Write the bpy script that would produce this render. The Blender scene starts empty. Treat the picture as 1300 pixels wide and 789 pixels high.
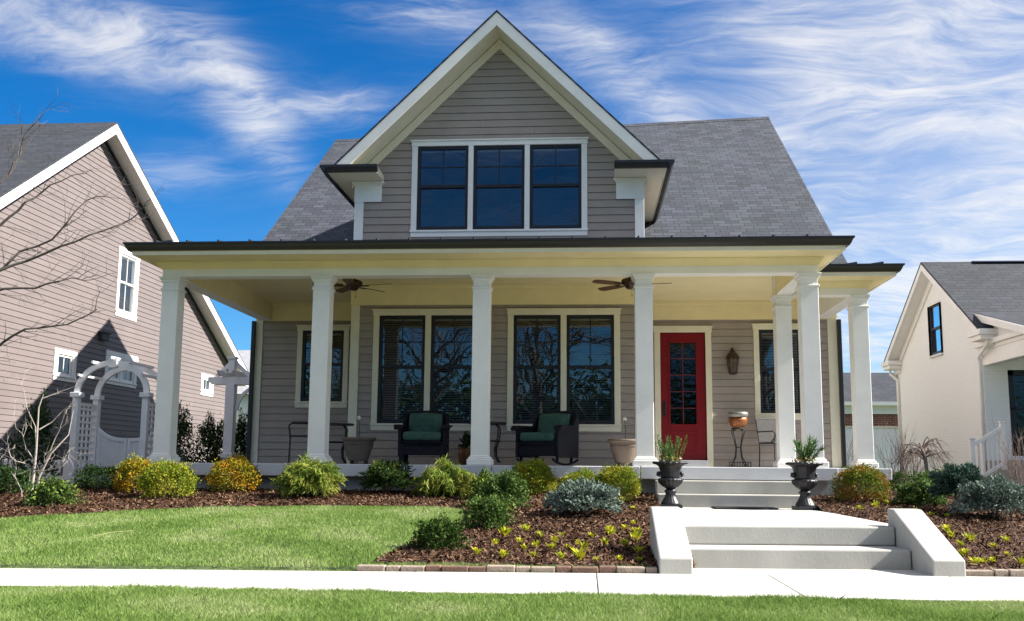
import bpy, bmesh, math, random
import numpy as np
from mathutils import Vector, Matrix
R_ = math.radians
scene = bpy.context.scene
col = scene.collection
random.seed(11)
rng = np.random.default_rng(11)

# ------------------------------------------------------------------ camera
YAW, PITCH, ROLL = .07597, .13854, .008335
def cam_basis():
    cy, sy = math.cos(YAW), math.sin(YAW)
    r = Vector((cy, sy, 0)); fw = Vector((-sy, cy, 0))
    cp, sp = math.cos(PITCH), math.sin(PITCH)
    F = fw * cp + Vector((0, 0, sp)); U = -fw * sp + Vector((0, 0, cp))
    cr, sr = math.cos(ROLL), math.sin(ROLL)
    return r * cr + U * sr, -r * sr + U * cr, F
cR, cU, cF = cam_basis()
cam_d = bpy.data.cameras.new("camera")
cam = bpy.data.objects.new("camera", cam_d); col.objects.link(cam)
M = Matrix.Identity(4)
for i in range(3):
    M[i][0] = cR[i]; M[i][1] = cU[i]; M[i][2] = -cF[i]
M.translation = Vector((.9712, -13.9732, -.0221))
cam.matrix_world = M
cam_d.sensor_width = 36.0
cam_d.lens = 36.0 * 1244.886 / 1300.0
cam_d.shift_y = 25.02 / 1300.0
cam_d.clip_end = 3000
scene.camera = cam

# ------------------------------------------------------------------ light
SUN_EL, SUN_AZ = R_(38.5), R_(-1.5)           # azimuth measured from +X towards +Y
EXPOSURE = 1.5
SUN_STRENGTH = 5.0
SKY_STRENGTH = .12
sun_dir = Vector((math.cos(SUN_EL) * math.cos(SUN_AZ), math.cos(SUN_EL) * math.sin(SUN_AZ), math.sin(SUN_EL)))
sd = bpy.data.lights.new("sun", 'SUN'); sd.energy = SUN_STRENGTH; sd.angle = R_(.5); sd.color = (1, .95, .87)
so = bpy.data.objects.new("sun", sd); col.objects.link(so)
so.rotation_euler = sun_dir.to_track_quat('Z', 'Y').to_euler()
so.location = (30, 0, 30)
vs = scene.view_settings
vs.view_transform = 'Standard'; vs.look = 'None'; vs.gamma = 1; vs.exposure = EXPOSURE
vs.use_curve_mapping = False

world = bpy.data.worlds.new("World"); scene.world = world; world.use_nodes = True
def build_world():
    nt = world.node_tree; N = nt.nodes; L = nt.links
    for n in list(N): N.remove(n)
    out = N.new('ShaderNodeOutputWorld'); bg = N.new('ShaderNodeBackground')
    L.new(bg.outputs[0], out.inputs[0])
    sky = N.new('ShaderNodeTexSky'); sky.sky_type = 'NISHITA'; sky.sun_disc = False
    sky.sun_elevation = SUN_EL; sky.sun_rotation = R_(90) - SUN_AZ
    sky.air_density = 1.0; sky.dust_density = .4; sky.ozone_density = 3.0
    tc = N.new('ShaderNodeTexCoord')
    def vm(op, a=None, b=None):
        n = N.new('ShaderNodeVectorMath'); n.operation = op
        for i, v in enumerate((a, b)):
            if v is None: continue
            if isinstance(v, (tuple, list, Vector)): n.inputs[i].default_value = tuple(v)
            else: L.new(v, n.inputs[i])
        return n
    def mt(op, a=None, b=None, clamp=False):
        n = N.new('ShaderNodeMath'); n.operation = op; n.use_clamp = clamp
        for i, v in enumerate((a, b)):
            if v is None: continue
            if isinstance(v, (int, float)): n.inputs[i].default_value = v
            else: L.new(v, n.inputs[i])
        return n.outputs[0]
    d = tc.outputs['Generated']
    # cirrus layer: direction projected on a high flat layer
    sep = N.new('ShaderNodeSeparateXYZ'); L.new(d, sep.inputs[0])
    zz = mt('ADD', mt('MAXIMUM', sep.outputs[2], 0.0), .12)
    cx = mt('DIVIDE', sep.outputs[0], zz); cy = mt('DIVIDE', sep.outputs[1], zz)
    cmb = N.new('ShaderNodeCombineXYZ'); L.new(cx, cmb.inputs[0]); L.new(cy, cmb.inputs[1])
    def noise(vec, scale, detail, rough, dist=0.0):
        n = N.new('ShaderNodeTexNoise'); n.inputs['Scale'].default_value = scale
        n.inputs['Detail'].default_value = detail; n.inputs['Roughness'].default_value = rough
        n.inputs['Distortion'].default_value = dist
        L.new(vec, n.inputs['Vector']); return n
    def mapping(vec, loc, rot, sc):
        n = N.new('ShaderNodeMapping'); n.inputs['Location'].default_value = loc
        n.inputs['Rotation'].default_value = (0, 0, rot); n.inputs['Scale'].default_value = sc
        L.new(vec, n.inputs['Vector']); return n.outputs[0]
    def warped(vec, scale, amt, detail=3):
        w = noise(vec, scale, detail, .55)
        return vm('ADD', vec, vm('MULTIPLY', vm('SUBTRACT', w.outputs['Color'], (.5, .5, .5)).outputs[0], (amt, amt, 0)).outputs[0]).outputs[0]
    base = warped(warped(warped(cmb.outputs[0], .8, .7, 2), 2.4, .30, 3), 6.0, .03, 2)
    n0 = noise(mapping(base, (1.1, 4.7, 0), R_(-30), (1, 1.3, 1)), 1.6, 9, .60).outputs['Fac']          # clumps
    n1 = noise(mapping(base, (3.1, 1.7, 0), R_(-36), (1.0, 2.6, 1)), 2.6, 8, .60).outputs['Fac']        # long streaks
    n2 = noise(mapping(base, (7.3, 2.2, 0), R_(-24), (1.6, 5, 1)), 4.0, 9, .66).outputs['Fac']          # fine filaments
    tex = mt('ADD', mt('ADD', mt('MULTIPLY', n0, .40), mt('MULTIPLY', n1, .36)), mt('MULTIPLY', n2, .24))
    # where the cloud banks stand, with one added fill bank (fixed directions in the sky): centre, long axis tilt, half sizes, weight
    def dirv(u, v):
        q = cF + cR * ((u - 650) / 1244.9) - cU * ((v - 419.5) / 1244.9); return q.normalized()
    cover = None
    for (c, t, a, b, w) in CLOUDS_AND_FILL:
        c = Vector(c).normalized()
        e = Vector((0, 0, 1)).cross(c).normalized() * -1; up = c.cross(e) * -1
        if up.z < 0: up = -up
        ax = (e * math.cos(t) + up * math.sin(t)); ay = (-e * math.sin(t) + up * math.cos(t))
        x = mt('DIVIDE', vm('DOT_PRODUCT', d, ax).outputs['Value'], a)
        y = mt('DIVIDE', vm('DOT_PRODUCT', d, ay).outputs['Value'], b)
        r2 = mt('ADD', mt('MULTIPLY', x, x), mt('MULTIPLY', y, y))
        front = mt('GREATER_THAN', vm('DOT_PRODUCT', d, c).outputs['Value'], 0.0)
        k = mt('MULTIPLY', mt('MULTIPLY', mt('POWER', 2.718, mt('MULTIPLY', r2, -1.0)), front), w)
        cover = k if cover is None else mt('ADD', cover, k)
    cover = mt('MINIMUM', cover, 8.0)
    tx = N.new('ShaderNodeMapRange'); L.new(tex, tx.inputs['Value']); tx.inputs['From Min'].default_value = .385; tx.inputs['From Max'].default_value = .62
    veil = None                                            # thin even haze of high ice cloud towards the sun side
    for (c, a, b, w) in (((.50, .86, .16), .42, .14, .42), ((.40, .87, .32), .24, .14, .22)):
        c = Vector(c).normalized(); dd = vm('SUBTRACT', d, tuple(c)).outputs[0]
        q = vm('DIVIDE', dd, (a, a, b)).outputs[0]; l2 = vm('DOT_PRODUCT', q, q).outputs['Value']
        kk = mt('MULTIPLY', mt('POWER', 2.718, mt('MULTIPLY', l2, -1.0)), w); veil = kk if veil is None else mt('ADD', veil, kk)
    den = mt('ADD', mt('MULTIPLY', veil, .55), mt('MULTIPLY', cover, mt('ADD', mt('POWER', tx.outputs[0], 2.1), .02)))
    mask = mt('MULTIPLY', mt('SUBTRACT', 1.0, mt('POWER', 2.718, mt('MULTIPLY', den, -2.1))), .95)
    # polarised, saturated blue
    hs = N.new('ShaderNodeHueSaturation'); hs.inputs['Saturation'].default_value = SKY_SAT; hs.inputs['Value'].default_value = 1
    L.new(sky.outputs[0], hs.inputs['Color'])
    tint = N.new('ShaderNodeMix'); tint.data_type = 'RGBA'; tint.blend_type = 'MULTIPLY'; tint.inputs[0].default_value = 1
    L.new(hs.outputs[0], tint.inputs[6]); 
    hz = N.new('ShaderNodeMapRange'); hz.interpolation_type = 'SMOOTHSTEP'; L.new(sep.outputs[2], hz.inputs['Value']); hz.inputs['From Min'].default_value = .02; hz.inputs['From Max'].default_value = .36
    tm = N.new('ShaderNodeMix'); tm.data_type = 'RGBA'; L.new(hz.outputs[0], tm.inputs[0]); tm.inputs[6].default_value = SKY_TINT_LOW; tm.inputs[7].default_value = SKY_TINT
    L.new(tm.outputs[2], tint.inputs[7])
    mx = N.new('ShaderNodeMix'); mx.data_type = 'RGBA'
    L.new(mask, mx.inputs[0]); L.new(tint.outputs[2], mx.inputs[6]); mx.inputs[7].default_value = CLOUD_COL
    L.new(mx.outputs[2], bg.inputs[0]); bg.inputs[1].default_value = SKY_STRENGTH
SKY_SAT = 1.22
SKY_TINT = (.04, .30, .455, 1)
SKY_TINT_LOW = (.21, .37, .50, 1)
CLOUD_COL = (3.0, 2.96, 2.92, 1)
CLOUDS_AND_FILL = [((-.45, .80, .385), -.08, .12, .030, 1.1), ((-.335, .87, .365), -.95, .075, .024, 1.3), ((-.27, .9, .345), .12, .06, .013, .9),
          ((-.16, .88, .435), -.1, .08, .018, .9), ((.05, .92, .37), -.65, .10, .024, .85),
          ((.20, .9, .40), -1.0, .09, .035, .8), ((.36, .86, .39), -.1, .18, .05, 1.1), ((.29, .9, .335), -.15, .11, .022, 1.0), ((.21, .93, .29), -.5, .08, .03, .75),
          ((.42, .88, .24), .25, .2, .07, .8), ((.34, .93, .14), .1, .22, .05, .6), ((-.37, .9, .19), .0, .12, .010, .8), ((-.42, .88, .27), .3, .10, .02, .25),
          ((.5, .8, .3), .1, .42, .3, .35), ((.0, -.45, .85), .0, 1.0, .34, 9.0)]  # last bank is unseen, added behind the camera as neutral fill light
build_world()

# ------------------------------------------------------------------ materials
MATS = {}
def _pr(name):
    m = bpy.data.materials.new(name); m.use_nodes = True
    nt = m.node_tree; b = nt.nodes['Principled BSDF']; return m, nt, b
def mat(name, c, rough=.6, var=.12, scale=6., bump=.0, bscale=60., metal=0., spec=.4, stretch=(1, 1, 1), c2=None, det=4, island=0.0):
    """principled paint / stone / metal with noise in colour and roughness and a fine bump"""
    if name in MATS: return MATS[name]
    m, nt, b = _pr(name); N = nt.nodes; L = nt.links
    tc = N.new('ShaderNodeTexCoord'); mp = N.new('ShaderNodeMapping'); mp.inputs['Scale'].default_value = stretch
    L.new(tc.outputs['Object'], mp.inputs['Vector'])
    n = N.new('ShaderNodeTexNoise'); n.inputs['Scale'].default_value = scale; n.inputs['Detail'].default_value = det; n.inputs['Roughness'].default_value = .6
    L.new(mp.outputs[0], n.inputs['Vector'])
    r = N.new('ShaderNodeValToRGB'); r.color_ramp.elements[0].position = .3; r.color_ramp.elements[1].position = .7
    lo = [x * (1 - var) for x in c]; hi = [min(1, x * (1 + var)) for x in (c2 or c)]
    r.color_ramp.elements[0].color = (*lo, 1); r.color_ramp.elements[1].color = (*hi, 1)
    L.new(n.outputs['Fac'], r.inputs[0]); L.new(r.outputs[0], b.inputs['Base Color'])
    if island:
        g = N.new('ShaderNodeNewGeometry'); mr = N.new('ShaderNodeMapRange'); mr.inputs['To Min'].default_value = 1 - island; mr.inputs['To Max'].default_value = 1 + island
        L.new(g.outputs['Random Per Island'], mr.inputs['Value'])
        hv = N.new('ShaderNodeHueSaturation'); L.new(mr.outputs[0], hv.inputs['Value']); L.new(r.outputs[0], hv.inputs['Color']); L.new(hv.outputs[0], b.inputs['Base Color'])
    b.inputs['Roughness'].default_value = rough; b.inputs['Metallic'].default_value = metal
    b.inputs['Specular IOR Level'].default_value = spec
    if bump:
        n2 = N.new('ShaderNodeTexNoise'); n2.inputs['Scale'].default_value = bscale; n2.inputs['Detail'].default_value = 5
        L.new(mp.outputs[0], n2.inputs['Vector'])
        bp = N.new('ShaderNodeBump'); bp.inputs['Strength'].default_value = bump; bp.inputs['Distance'].default_value = .01
        L.new(n2.outputs['Fac'], bp.inputs['Height']); L.new(bp.outputs[0], b.inputs['Normal'])
    MATS[name] = m; return m
def leafmat(name, cols, rough=.55, transl=.25, big=0.0):
    """leaf / blade / chip colours picked per island, with light passing through"""
    if name in MATS: return MATS[name]
    m, nt, b = _pr(name); N = nt.nodes; L = nt.links
    g = N.new('ShaderNodeNewGeometry'); r = N.new('ShaderNodeValToRGB'); r.color_ramp.interpolation = 'LINEAR'
    e = r.color_ramp.elements
    while len(e) < len(cols): e.new(.5)
    for i, cc in enumerate(cols):
        e[i].position = i / (len(cols) - 1); e[i].color = (*cc, 1)
    if big:
        tc = N.new('ShaderNodeTexCoord'); n = N.new('ShaderNodeTexNoise'); n.inputs['Scale'].default_value = big; n.inputs['Detail'].default_value = 3
        L.new(tc.outputs['Object'], n.inputs['Vector'])
        mr = N.new('ShaderNodeMapRange'); mr.inputs['From Min'].default_value = .32; mr.inputs['From Max'].default_value = .68
        L.new(n.outputs['Fac'], mr.inputs['Value'])
        ma = N.new('ShaderNodeMath'); ma.operation = 'MULTIPLY'; ma.inputs[1].default_value = .55; L.new(mr.outputs[0], ma.inputs[0])
        mb = N.new('ShaderNodeMath'); mb.operation = 'MULTIPLY'; mb.inputs[1].default_value = .45; L.new(g.outputs['Random Per Island'], mb.inputs[0])
        ad = N.new('ShaderNodeMath'); ad.operation = 'ADD'; L.new(ma.outputs[0], ad.inputs[0]); L.new(mb.outputs[0], ad.inputs[1])
        L.new(ad.outputs[0], r.inputs[0])
    else:
        L.new(g.outputs['Random Per Island'], r.inputs[0])
    L.new(r.outputs[0], b.inputs['Base Color']); b.inputs['Roughness'].default_value = rough
    b.inputs['Specular IOR Level'].default_value = .12
    if transl:
        t = N.new('ShaderNodeBsdfTranslucent'); L.new(r.outputs[0], t.inputs[0])
        mx = N.new('ShaderNodeMixShader'); mx.inputs[0].default_value = transl
        L.new(b.outputs[0], mx.inputs[1]); L.new(t.outputs[0], mx.inputs[2])
        L.new(mx.outputs[0], N['Material Output'].inputs[0])
    MATS[name] = m; return m
def shingle(name, axis, c, row=.14, width=.3, lo=.72, hi=1.3, bump=.35):
    """asphalt shingles in rows; axis = world axis that runs along a row"""
    m, nt, b = _pr(name); N = nt.nodes; L = nt.links
    tc = N.new('ShaderNodeTexCoord'); sp = N.new('ShaderNodeSeparateXYZ'); L.new(tc.outputs['Object'], sp.inputs[0])
    cm = N.new('ShaderNodeCombineXYZ')
    L.new(sp.outputs[axis], cm.inputs[0])
    k = N.new('ShaderNodeMath'); k.operation = 'MULTIPLY'; k.inputs[1].default_value = 1.6; L.new(sp.outputs[2], k.inputs[0])
    L.new(k.outputs[0], cm.inputs[1])
    br = N.new('ShaderNodeTexBrick'); L.new(cm.outputs[0], br.inputs['Vector'])
    br.inputs['Scale'].default_value = 1; br.inputs['Brick Width'].default_value = width; br.inputs['Row Height'].default_value = row
    br.inputs['Mortar Size'].default_value = .008; br.inputs['Mortar Smooth'].default_value = .3
    br.inputs['Color1'].default_value = (*[x * lo for x in c], 1); br.inputs['Color2'].default_value = (*[x * hi for x in c], 1)
    br.inputs['Mortar'].default_value = (*[x * .35 for x in c], 1); br.offset = .37; br.squash = 1.0
    n = N.new('ShaderNodeTexNoise'); n.inputs['Scale'].default_value = 1.4; n.inputs['Detail'].default_value = 6; L.new(cm.outputs[0], n.inputs['Vector'])
    mx = N.new('ShaderNodeMix'); mx.data_type = 'RGBA'; mx.blend_type = 'OVERLAY'; mx.inputs[0].default_value = .22
    L.new(br.outputs['Color'], mx.inputs[6]); L.new(n.outputs['Color'], mx.inputs[7])
    hs = N.new('ShaderNodeHueSaturation'); hs.inputs['Saturation'].default_value = .55; L.new(mx.outputs[2], hs.inputs['Color'])
    L.new(hs.outputs[0], b.inputs['Base Color']); b.inputs['Roughness'].default_value = .85; b.inputs['Specular IOR Level'].default_value = .25
    n2 = N.new('ShaderNodeTexNoise'); n2.inputs['Scale'].default_value = 90; L.new(tc.outputs['Object'], n2.inputs['Vector'])
    ad = N.new('ShaderNodeMath'); ad.operation = 'MULTIPLY_ADD'; ad.inputs[1].default_value = .3; L.new(n2.outputs['Fac'], ad.inputs[0])
    iv = N.new('ShaderNodeMath'); iv.operation = 'SUBTRACT'; iv.inputs[0].default_value = 1; L.new(br.outputs['Fac'], iv.inputs[1]); L.new(iv.outputs[0], ad.inputs[2])
    bp = N.new('ShaderNodeBump'); bp.inputs['Strength'].default_value = bump; bp.inputs['Distance'].default_value = .02
    L.new(ad.outputs[0], bp.inputs['Height']); L.new(bp.outputs[0], b.inputs['Normal'])
    MATS[name] = m; return m
def brickmat(name, c1, c2, mortar, bw=.2, rh=.07, ax=0, bump=.4, ms=.008, rough=.8):
    m, nt, b = _pr(name); N = nt.nodes; L = nt.links
    tc = N.new('ShaderNodeTexCoord'); sp = N.new('ShaderNodeSeparateXYZ'); L.new(tc.outputs['Object'], sp.inputs[0])
    cm = N.new('ShaderNodeCombineXYZ'); L.new(sp.outputs[ax], cm.inputs[0]); L.new(sp.outputs[2], cm.inputs[1])
    br = N.new('ShaderNodeTexBrick'); L.new(cm.outputs[0], br.inputs['Vector'])
    br.inputs['Scale'].default_value = 1; br.inputs['Brick Width'].default_value = bw; br.inputs['Row Height'].default_value = rh
    br.inputs['Mortar Size'].default_value = ms
    br.inputs['Color1'].default_value = (*c1, 1); br.inputs['Color2'].default_value = (*c2, 1); br.inputs['Mortar'].default_value = (*mortar, 1)
    L.new(br.outputs['Color'], b.inputs['Base Color']); b.inputs['Roughness'].default_value = rough
    iv = N.new('ShaderNodeMath'); iv.operation = 'SUBTRACT'; iv.inputs[0].default_value = 1; L.new(br.outputs['Fac'], iv.inputs[1])
    bp = N.new('ShaderNodeBump'); bp.inputs['Strength'].default_value = bump; bp.inputs['Distance'].default_value = .01
    L.new(iv.outputs[0], bp.inputs['Height']); L.new(bp.outputs[0], b.inputs['Normal'])
    MATS[name] = m; return m
def glassmat(name, refl=.3, tint=(.6, .66, .7), wave=.05, scale=2.2):
    m, nt, b = _pr(name); N = nt.nodes; L = nt.links; N.remove(b)
    tr = N.new('ShaderNodeBsdfTransparent'); tr.inputs[0].default_value = (*tint, 1)
    gl = N.new('ShaderNodeBsdfGlossy'); gl.inputs['Roughness'].default_value = .01; gl.inputs[0].default_value = (.92, .96, 1, 1)
    tc = N.new('ShaderNodeTexCoord'); n = N.new('ShaderNodeTexNoise'); n.inputs['Scale'].default_value = scale; n.inputs['Detail'].default_value = 1
    L.new(tc.outputs['Object'], n.inputs['Vector'])
    bp = N.new('ShaderNodeBump'); bp.inputs['Strength'].default_value = wave; bp.inputs['Distance'].default_value = .05
    L.new(n.outputs['Fac'], bp.inputs['Height']); L.new(bp.outputs[0], gl.inputs['Normal'])
    lw = N.new('ShaderNodeFresnel'); lw.inputs[0].default_value = 1.5
    ma = N.new('ShaderNodeMath'); ma.operation = 'ADD'; ma.inputs[1].default_value = refl - .04; ma.use_clamp = True; L.new(lw.outputs[0], ma.inputs[0])
    mx = N.new('ShaderNodeMixShader'); L.new(ma.outputs[0], mx.inputs[0]); L.new(tr.outputs[0], mx.inputs[1]); L.new(gl.outputs[0], mx.inputs[2])
    L.new(mx.outputs[0], N['Material Output'].inputs[0]); MATS[name] = m; return m

CREAM2 = mat('pale_cream_paint', (.77, .73, .58), .55, .05, 3, .04, 40)
WHITE = mat('white_paint', (.82, .80, .76), .5, .05, 3, .04, 40)
CREAM_BOUNCE = mat('cream_bounce_paint', (.80, .69, .40), .55, .05, 3, .04, 40)  # warm ground bounce put into the yellow of the cream paint
OFFW = mat('offwhite_trim', (.74, .69, .53), .5, .05, 4, .04, 40)
TAUPE = mat('taupe_siding', (.335, .283, .245), .62, .08, 2.2, .06, 60, island=.05)
PINKT = mat('pinkish_taupe_siding', (.155, .128, .124), .62, .06, 1.6, .06, 60, island=.05)
BLACK = mat('black_frame', (.012, .012, .016), .4, .2, 8)
GUT = mat('bronze_gutter', (.017, .015, .0145), .35, .15, 5, spec=.5)
METR = mat('dark_metal_roof', (.055, .06, .08), .35, .2, 3, metal=.4)
CONC = mat('concrete', (.45, .435, .40), .85, .10, 5, .3, 70, c2=(.48, .465, .43), det=8)
CONCST = mat('step_concrete', (.335, .33, .31), .88, .12, 1.4, .15, 70, c2=(.385, .38, .355), det=10, stretch=(1, 1, .5))
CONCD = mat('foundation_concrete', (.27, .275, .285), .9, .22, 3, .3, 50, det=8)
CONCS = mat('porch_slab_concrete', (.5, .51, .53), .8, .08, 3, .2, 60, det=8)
ROOF = shingle('roof_shingles', 0, (.040, .050, .076), lo=.76, hi=1.26, width=.26)
ROOFX = shingle('roof_shingles_side', 1, (.040, .050, .076), lo=.76, hi=1.26, width=.26)
ROOF2 = shingle('dark_roof_shingles', 0, (.036, .042, .060), lo=.85, hi=1.15)
DARKIN = mat('unlit_room_black', (.02, .02, .022), .9)  # darkness of unlit rooms given as a near-black colour
BLIND = mat('blind_slats', (.8, .8, .77), .6, .05)
GLASS = glassmat('window_glass', .11, tint=(.68, .72, .76), wave=.035)
GLASSD = glassmat('door_glass', .045, (.30, .30, .30), .12, 9)
RED = mat("red_door_paint", (.185, .007, .012), .42, .12, 4, .05, 30, spec=.2)
IRON = mat('wrought_iron', (.018, .017, .018), .45, .3, 12)
BRONZE = mat('bronze_metal', (.07, .042, .03), .4, .3, 10, metal=.6)
WICKER = mat('dark_wicker', (.008, .008, .015), .7, .4, 60, .8, 120, spec=.2)
GREENC = mat('green_cushion', (.034, .09, .068), .85, .2, 9, .3, 90)

# ------------------------------------------------------------------ mesh builder
class MB:
    def __init__(s): s.v = []; s.f = []
    def add(s, vs, fs):
        o = len(s.v); s.v += [tuple(p) for p in vs]; s.f += [tuple(i + o for i in f) for f in fs]; return s
    def box(s, x0, x1, y0, y1, z0, z1):
        return s.add([(x0, y0, z0), (x1, y0, z0), (x1, y1, z0), (x0, y1, z0), (x0, y0, z1), (x1, y0, z1), (x1, y1, z1), (x0, y1, z1)],
                     [(0, 3, 2, 1), (4, 5, 6, 7), (0, 1, 5, 4), (1, 2, 6, 5), (2, 3, 7, 6), (3, 0, 4, 7)])
    def prism(s, pts, ax, a, b):
        """polygon pts in the two other axes, extruded along axis ax from a to b"""
        def P(p, t):
            q = list(p); q.insert(ax, t); return q
        n = len(pts)
        s.add([P(p, a) for p in pts] + [P(p, b) for p in pts],
              [tuple(range(n))[::-1], tuple(range(n, 2 * n))] + [(i, (i + 1) % n, n + (i + 1) % n, n + i) for i in range(n)])
        return s
    def bar(s, p, q, w, h=None, up=(0, 0, 1)):
        p, q = Vector(p), Vector(q); h = h or w; d = (q - p).normalized(); u = Vector(up)
        if abs(d.dot(u)) > .98: u = Vector((1, 0, 0))
        x = d.cross(u).normalized() * w / 2; y = x.cross(d).normalized() * h / 2
        return s.add([p - x - y, p + x - y, p + x + y, p - x + y, q - x - y, q + x - y, q + x + y, q - x + y],
                     [(0, 3, 2, 1), (4, 5, 6, 7), (0, 1, 5, 4), (1, 2, 6, 5), (2, 3, 7, 6), (3, 0, 4, 7)])
    def tube(s, pts, rad, n=8, cap=True):
        pts = [Vector(p) for p in pts]; k = len(pts)
        if not hasattr(rad, '__len__'): rad = [rad] * k
        o = len(s.v); prev = None
        for i, p in enumerate(pts):
            d = (pts[min(i + 1, k - 1)] - pts[max(i - 1, 0)])
            d = d.normalized() if d.length > 1e-9 else Vector((0, 0, 1))
            u = prev if prev is not None else (Vector((1, 0, 0)) if abs(d.x) < .9 else Vector((0, 1, 0)))
            x = (u - d * u.dot(d)).normalized(); prev = x; y = d.cross(x)
            for j in range(n):
                a = 2 * math.pi * j / n; s.v.append(tuple(p + (x * math.cos(a) + y * math.sin(a)) * rad[i]))
        for i in range(k - 1):
            for j in range(n):
                a = o + i * n + j; b = o + i * n + (j + 1) % n; s.f.append((a, b, b + n, a + n))
        if cap: s.f.append(tuple(range(o, o + n))[::-1]); s.f.append(tuple(range(o + (k - 1) * n, o + k * n)))
        return s
    def lathe(s, prof, c=(0, 0, 0), n=28, mod=None):
        o = len(s.v); k = len(prof)
        for i, (r, z) in enumerate(prof):
            for j in range(n):
                a = 2 * math.pi * j / n; rr = r * (mod(i, a) if mod else 1)
                s.v.append((c[0] + rr * math.cos(a), c[1] + rr * math.sin(a), c[2] + z))
        for i in range(k - 1):
            for j in range(n):
                a = o + i * n + j; b = o + i * n + (j + 1) % n; s.f.append((a, b, b + n, a + n))
        s.f.append(tuple(range(o, o + n))[::-1]); s.f.append(tuple(range(o + (k - 1) * n, o + k * n)))
        return s
    def xf(s, fn): s.v = [tuple(fn(Vector(p))) for p in s.v]; return s
    def build(s, name, m, parent=None, bevel=0, smooth=False, seg=2, sub=0):
        me = bpy.data.meshes.new(name); me.from_pydata(s.v, [], s.f); me.update()
        if m: me.materials.append(m)
        if smooth:
            me.polygons.foreach_set('use_smooth', [True] * len(me.polygons))
        o = bpy.data.objects.new(name, me); col.objects.link(o)
        if bevel:
            b = o.modifiers.new('bevel', 'BEVEL'); b.width = bevel; b.segments = seg; b.limit_method = 'ANGLE'; b.angle_limit = R_(40)
        if sub:
            q = o.modifiers.new('sub', 'SUBSURF'); q.levels = sub; q.render_levels = sub
        if parent is not None:
            o.parent = parent
            if parent.type == 'EMPTY' and parent.get('_world'):
                o.matrix_parent_inverse = Matrix.Translation(-Vector(parent.location))
        return o
def np_mesh(name, V, F, m, parent=None, smooth=False):
    """fast quads/tris mesh from numpy arrays (F: n x k)"""
    me = bpy.data.meshes.new(name); k = F.shape[1]
    me.vertices.add(len(V)); me.vertices.foreach_set('co', V.astype(np.float32).ravel())
    me.loops.add(F.size); me.loops.foreach_set('vertex_index', F.astype(np.int32).ravel())
    me.polygons.add(len(F)); me.polygons.foreach_set('loop_start', np.arange(0, F.size, k, dtype=np.int32))
    me.polygons.foreach_set('loop_total', np.full(len(F), k, dtype=np.int32))
    me.update(calc_edges=True); me.materials.append(m)
    if smooth: me.polygons.foreach_set('use_smooth', [True] * len(F))
    o = bpy.data.objects.new(name, me); col.objects.link(o)
    if parent is not None:
        o.parent = parent
        if parent.type == 'EMPTY' and parent.get('_world'):
            o.matrix_parent_inverse = Matrix.Translation(-Vector(parent.location))
    return o
def tag(o, label=None, cat=None, group=None, kind=None):
    if label: o['label'] = label
    if cat: o['category'] = cat
    if group: o['group'] = group
    if kind: o['kind'] = kind
    return o
def thing(name, label, cat, loc=(0, 0, 0), rot=0, group=None, world=False):
    o = bpy.data.objects.new(name, None); col.objects.link(o); o.empty_display_size = .2
    o.location = loc; o.rotation_euler = (0, 0, rot)
    if world: o['_world'] = 1
    return tag(o, label, cat, group)
def copy_thing(src, loc, rot, label, group=None, scale=None):
    r = src.copy(); col.objects.link(r); r.location = loc; r.rotation_euler = (0, 0, rot); r['label'] = label
    if scale: r.scale = scale
    if group: r['group'] = group
    def kids(a, b):
        for ch in list(a.children):
            if ch.name.startswith('_'): continue
            c = ch.copy(); col.objects.link(c); c.parent = b; kids(ch, c)
    kids(src, r); return r

# ------------------------------------------------------------------ terrain
def gz(x, y):
    if y < -5.9 + .076 * x: return -.885 if y < -7 else -.88
    z = -.84 + .078 * (y + 5.9 - .06 * x)
    return min(z, -.40)
gzv = np.vectorize(gz)
def far_edge(x): return -5.94 + .076 * (x - .31)
def near_edge(x): return -7.24 + .02 * (x - .42)
def inpoly(x, y, poly):
    x = np.asarray(x); y = np.asarray(y); r = np.zeros(x.shape, bool); n = len(poly)
    for i in range(n):
        x0, y0 = poly[i]; x1, y1 = poly[(i + 1) % n]
        c = ((y0 > y) != (y1 > y))
        with np.errstate(divide='ignore', invalid='ignore'):
            r ^= c & (x < (x1 - x0) * (y - y0) / (y1 - y0 + 1e-12) + x0)
    return r
BED_A = [(-.78, -5.78), (-.64, -4.56), (-.5, -4.19), (-.34, -3.68), (-.40, -2.67), (-.50, -2.12), (-.79, -1.95), (-1.57, -1.94), (-2.62, -2.04), (-3.63, -2.3),
         (-4.44, -2.83), (-4.8, -3.15), (-5.17, -3.38), (-5.6, -3.75), (-6.6, -4.1), (-8.5, -3.6), (-8.8, 0), (-8.8, 3.9), (-5.6, 3.9), (-5.3, .02), (1.9, .02), (1.86, -5.7)]
BED_B = [(3.86, -5.55), (6.3, -5.30), (6.1, -3.6), (5.95, -2.4), (6.45, -.9), (7.6, .3), (9.3, 3.5), (9.4, 8.0), (5.9, 9), (5.6, 1.85), (4.3, .02), (3.86, .02)]
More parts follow.
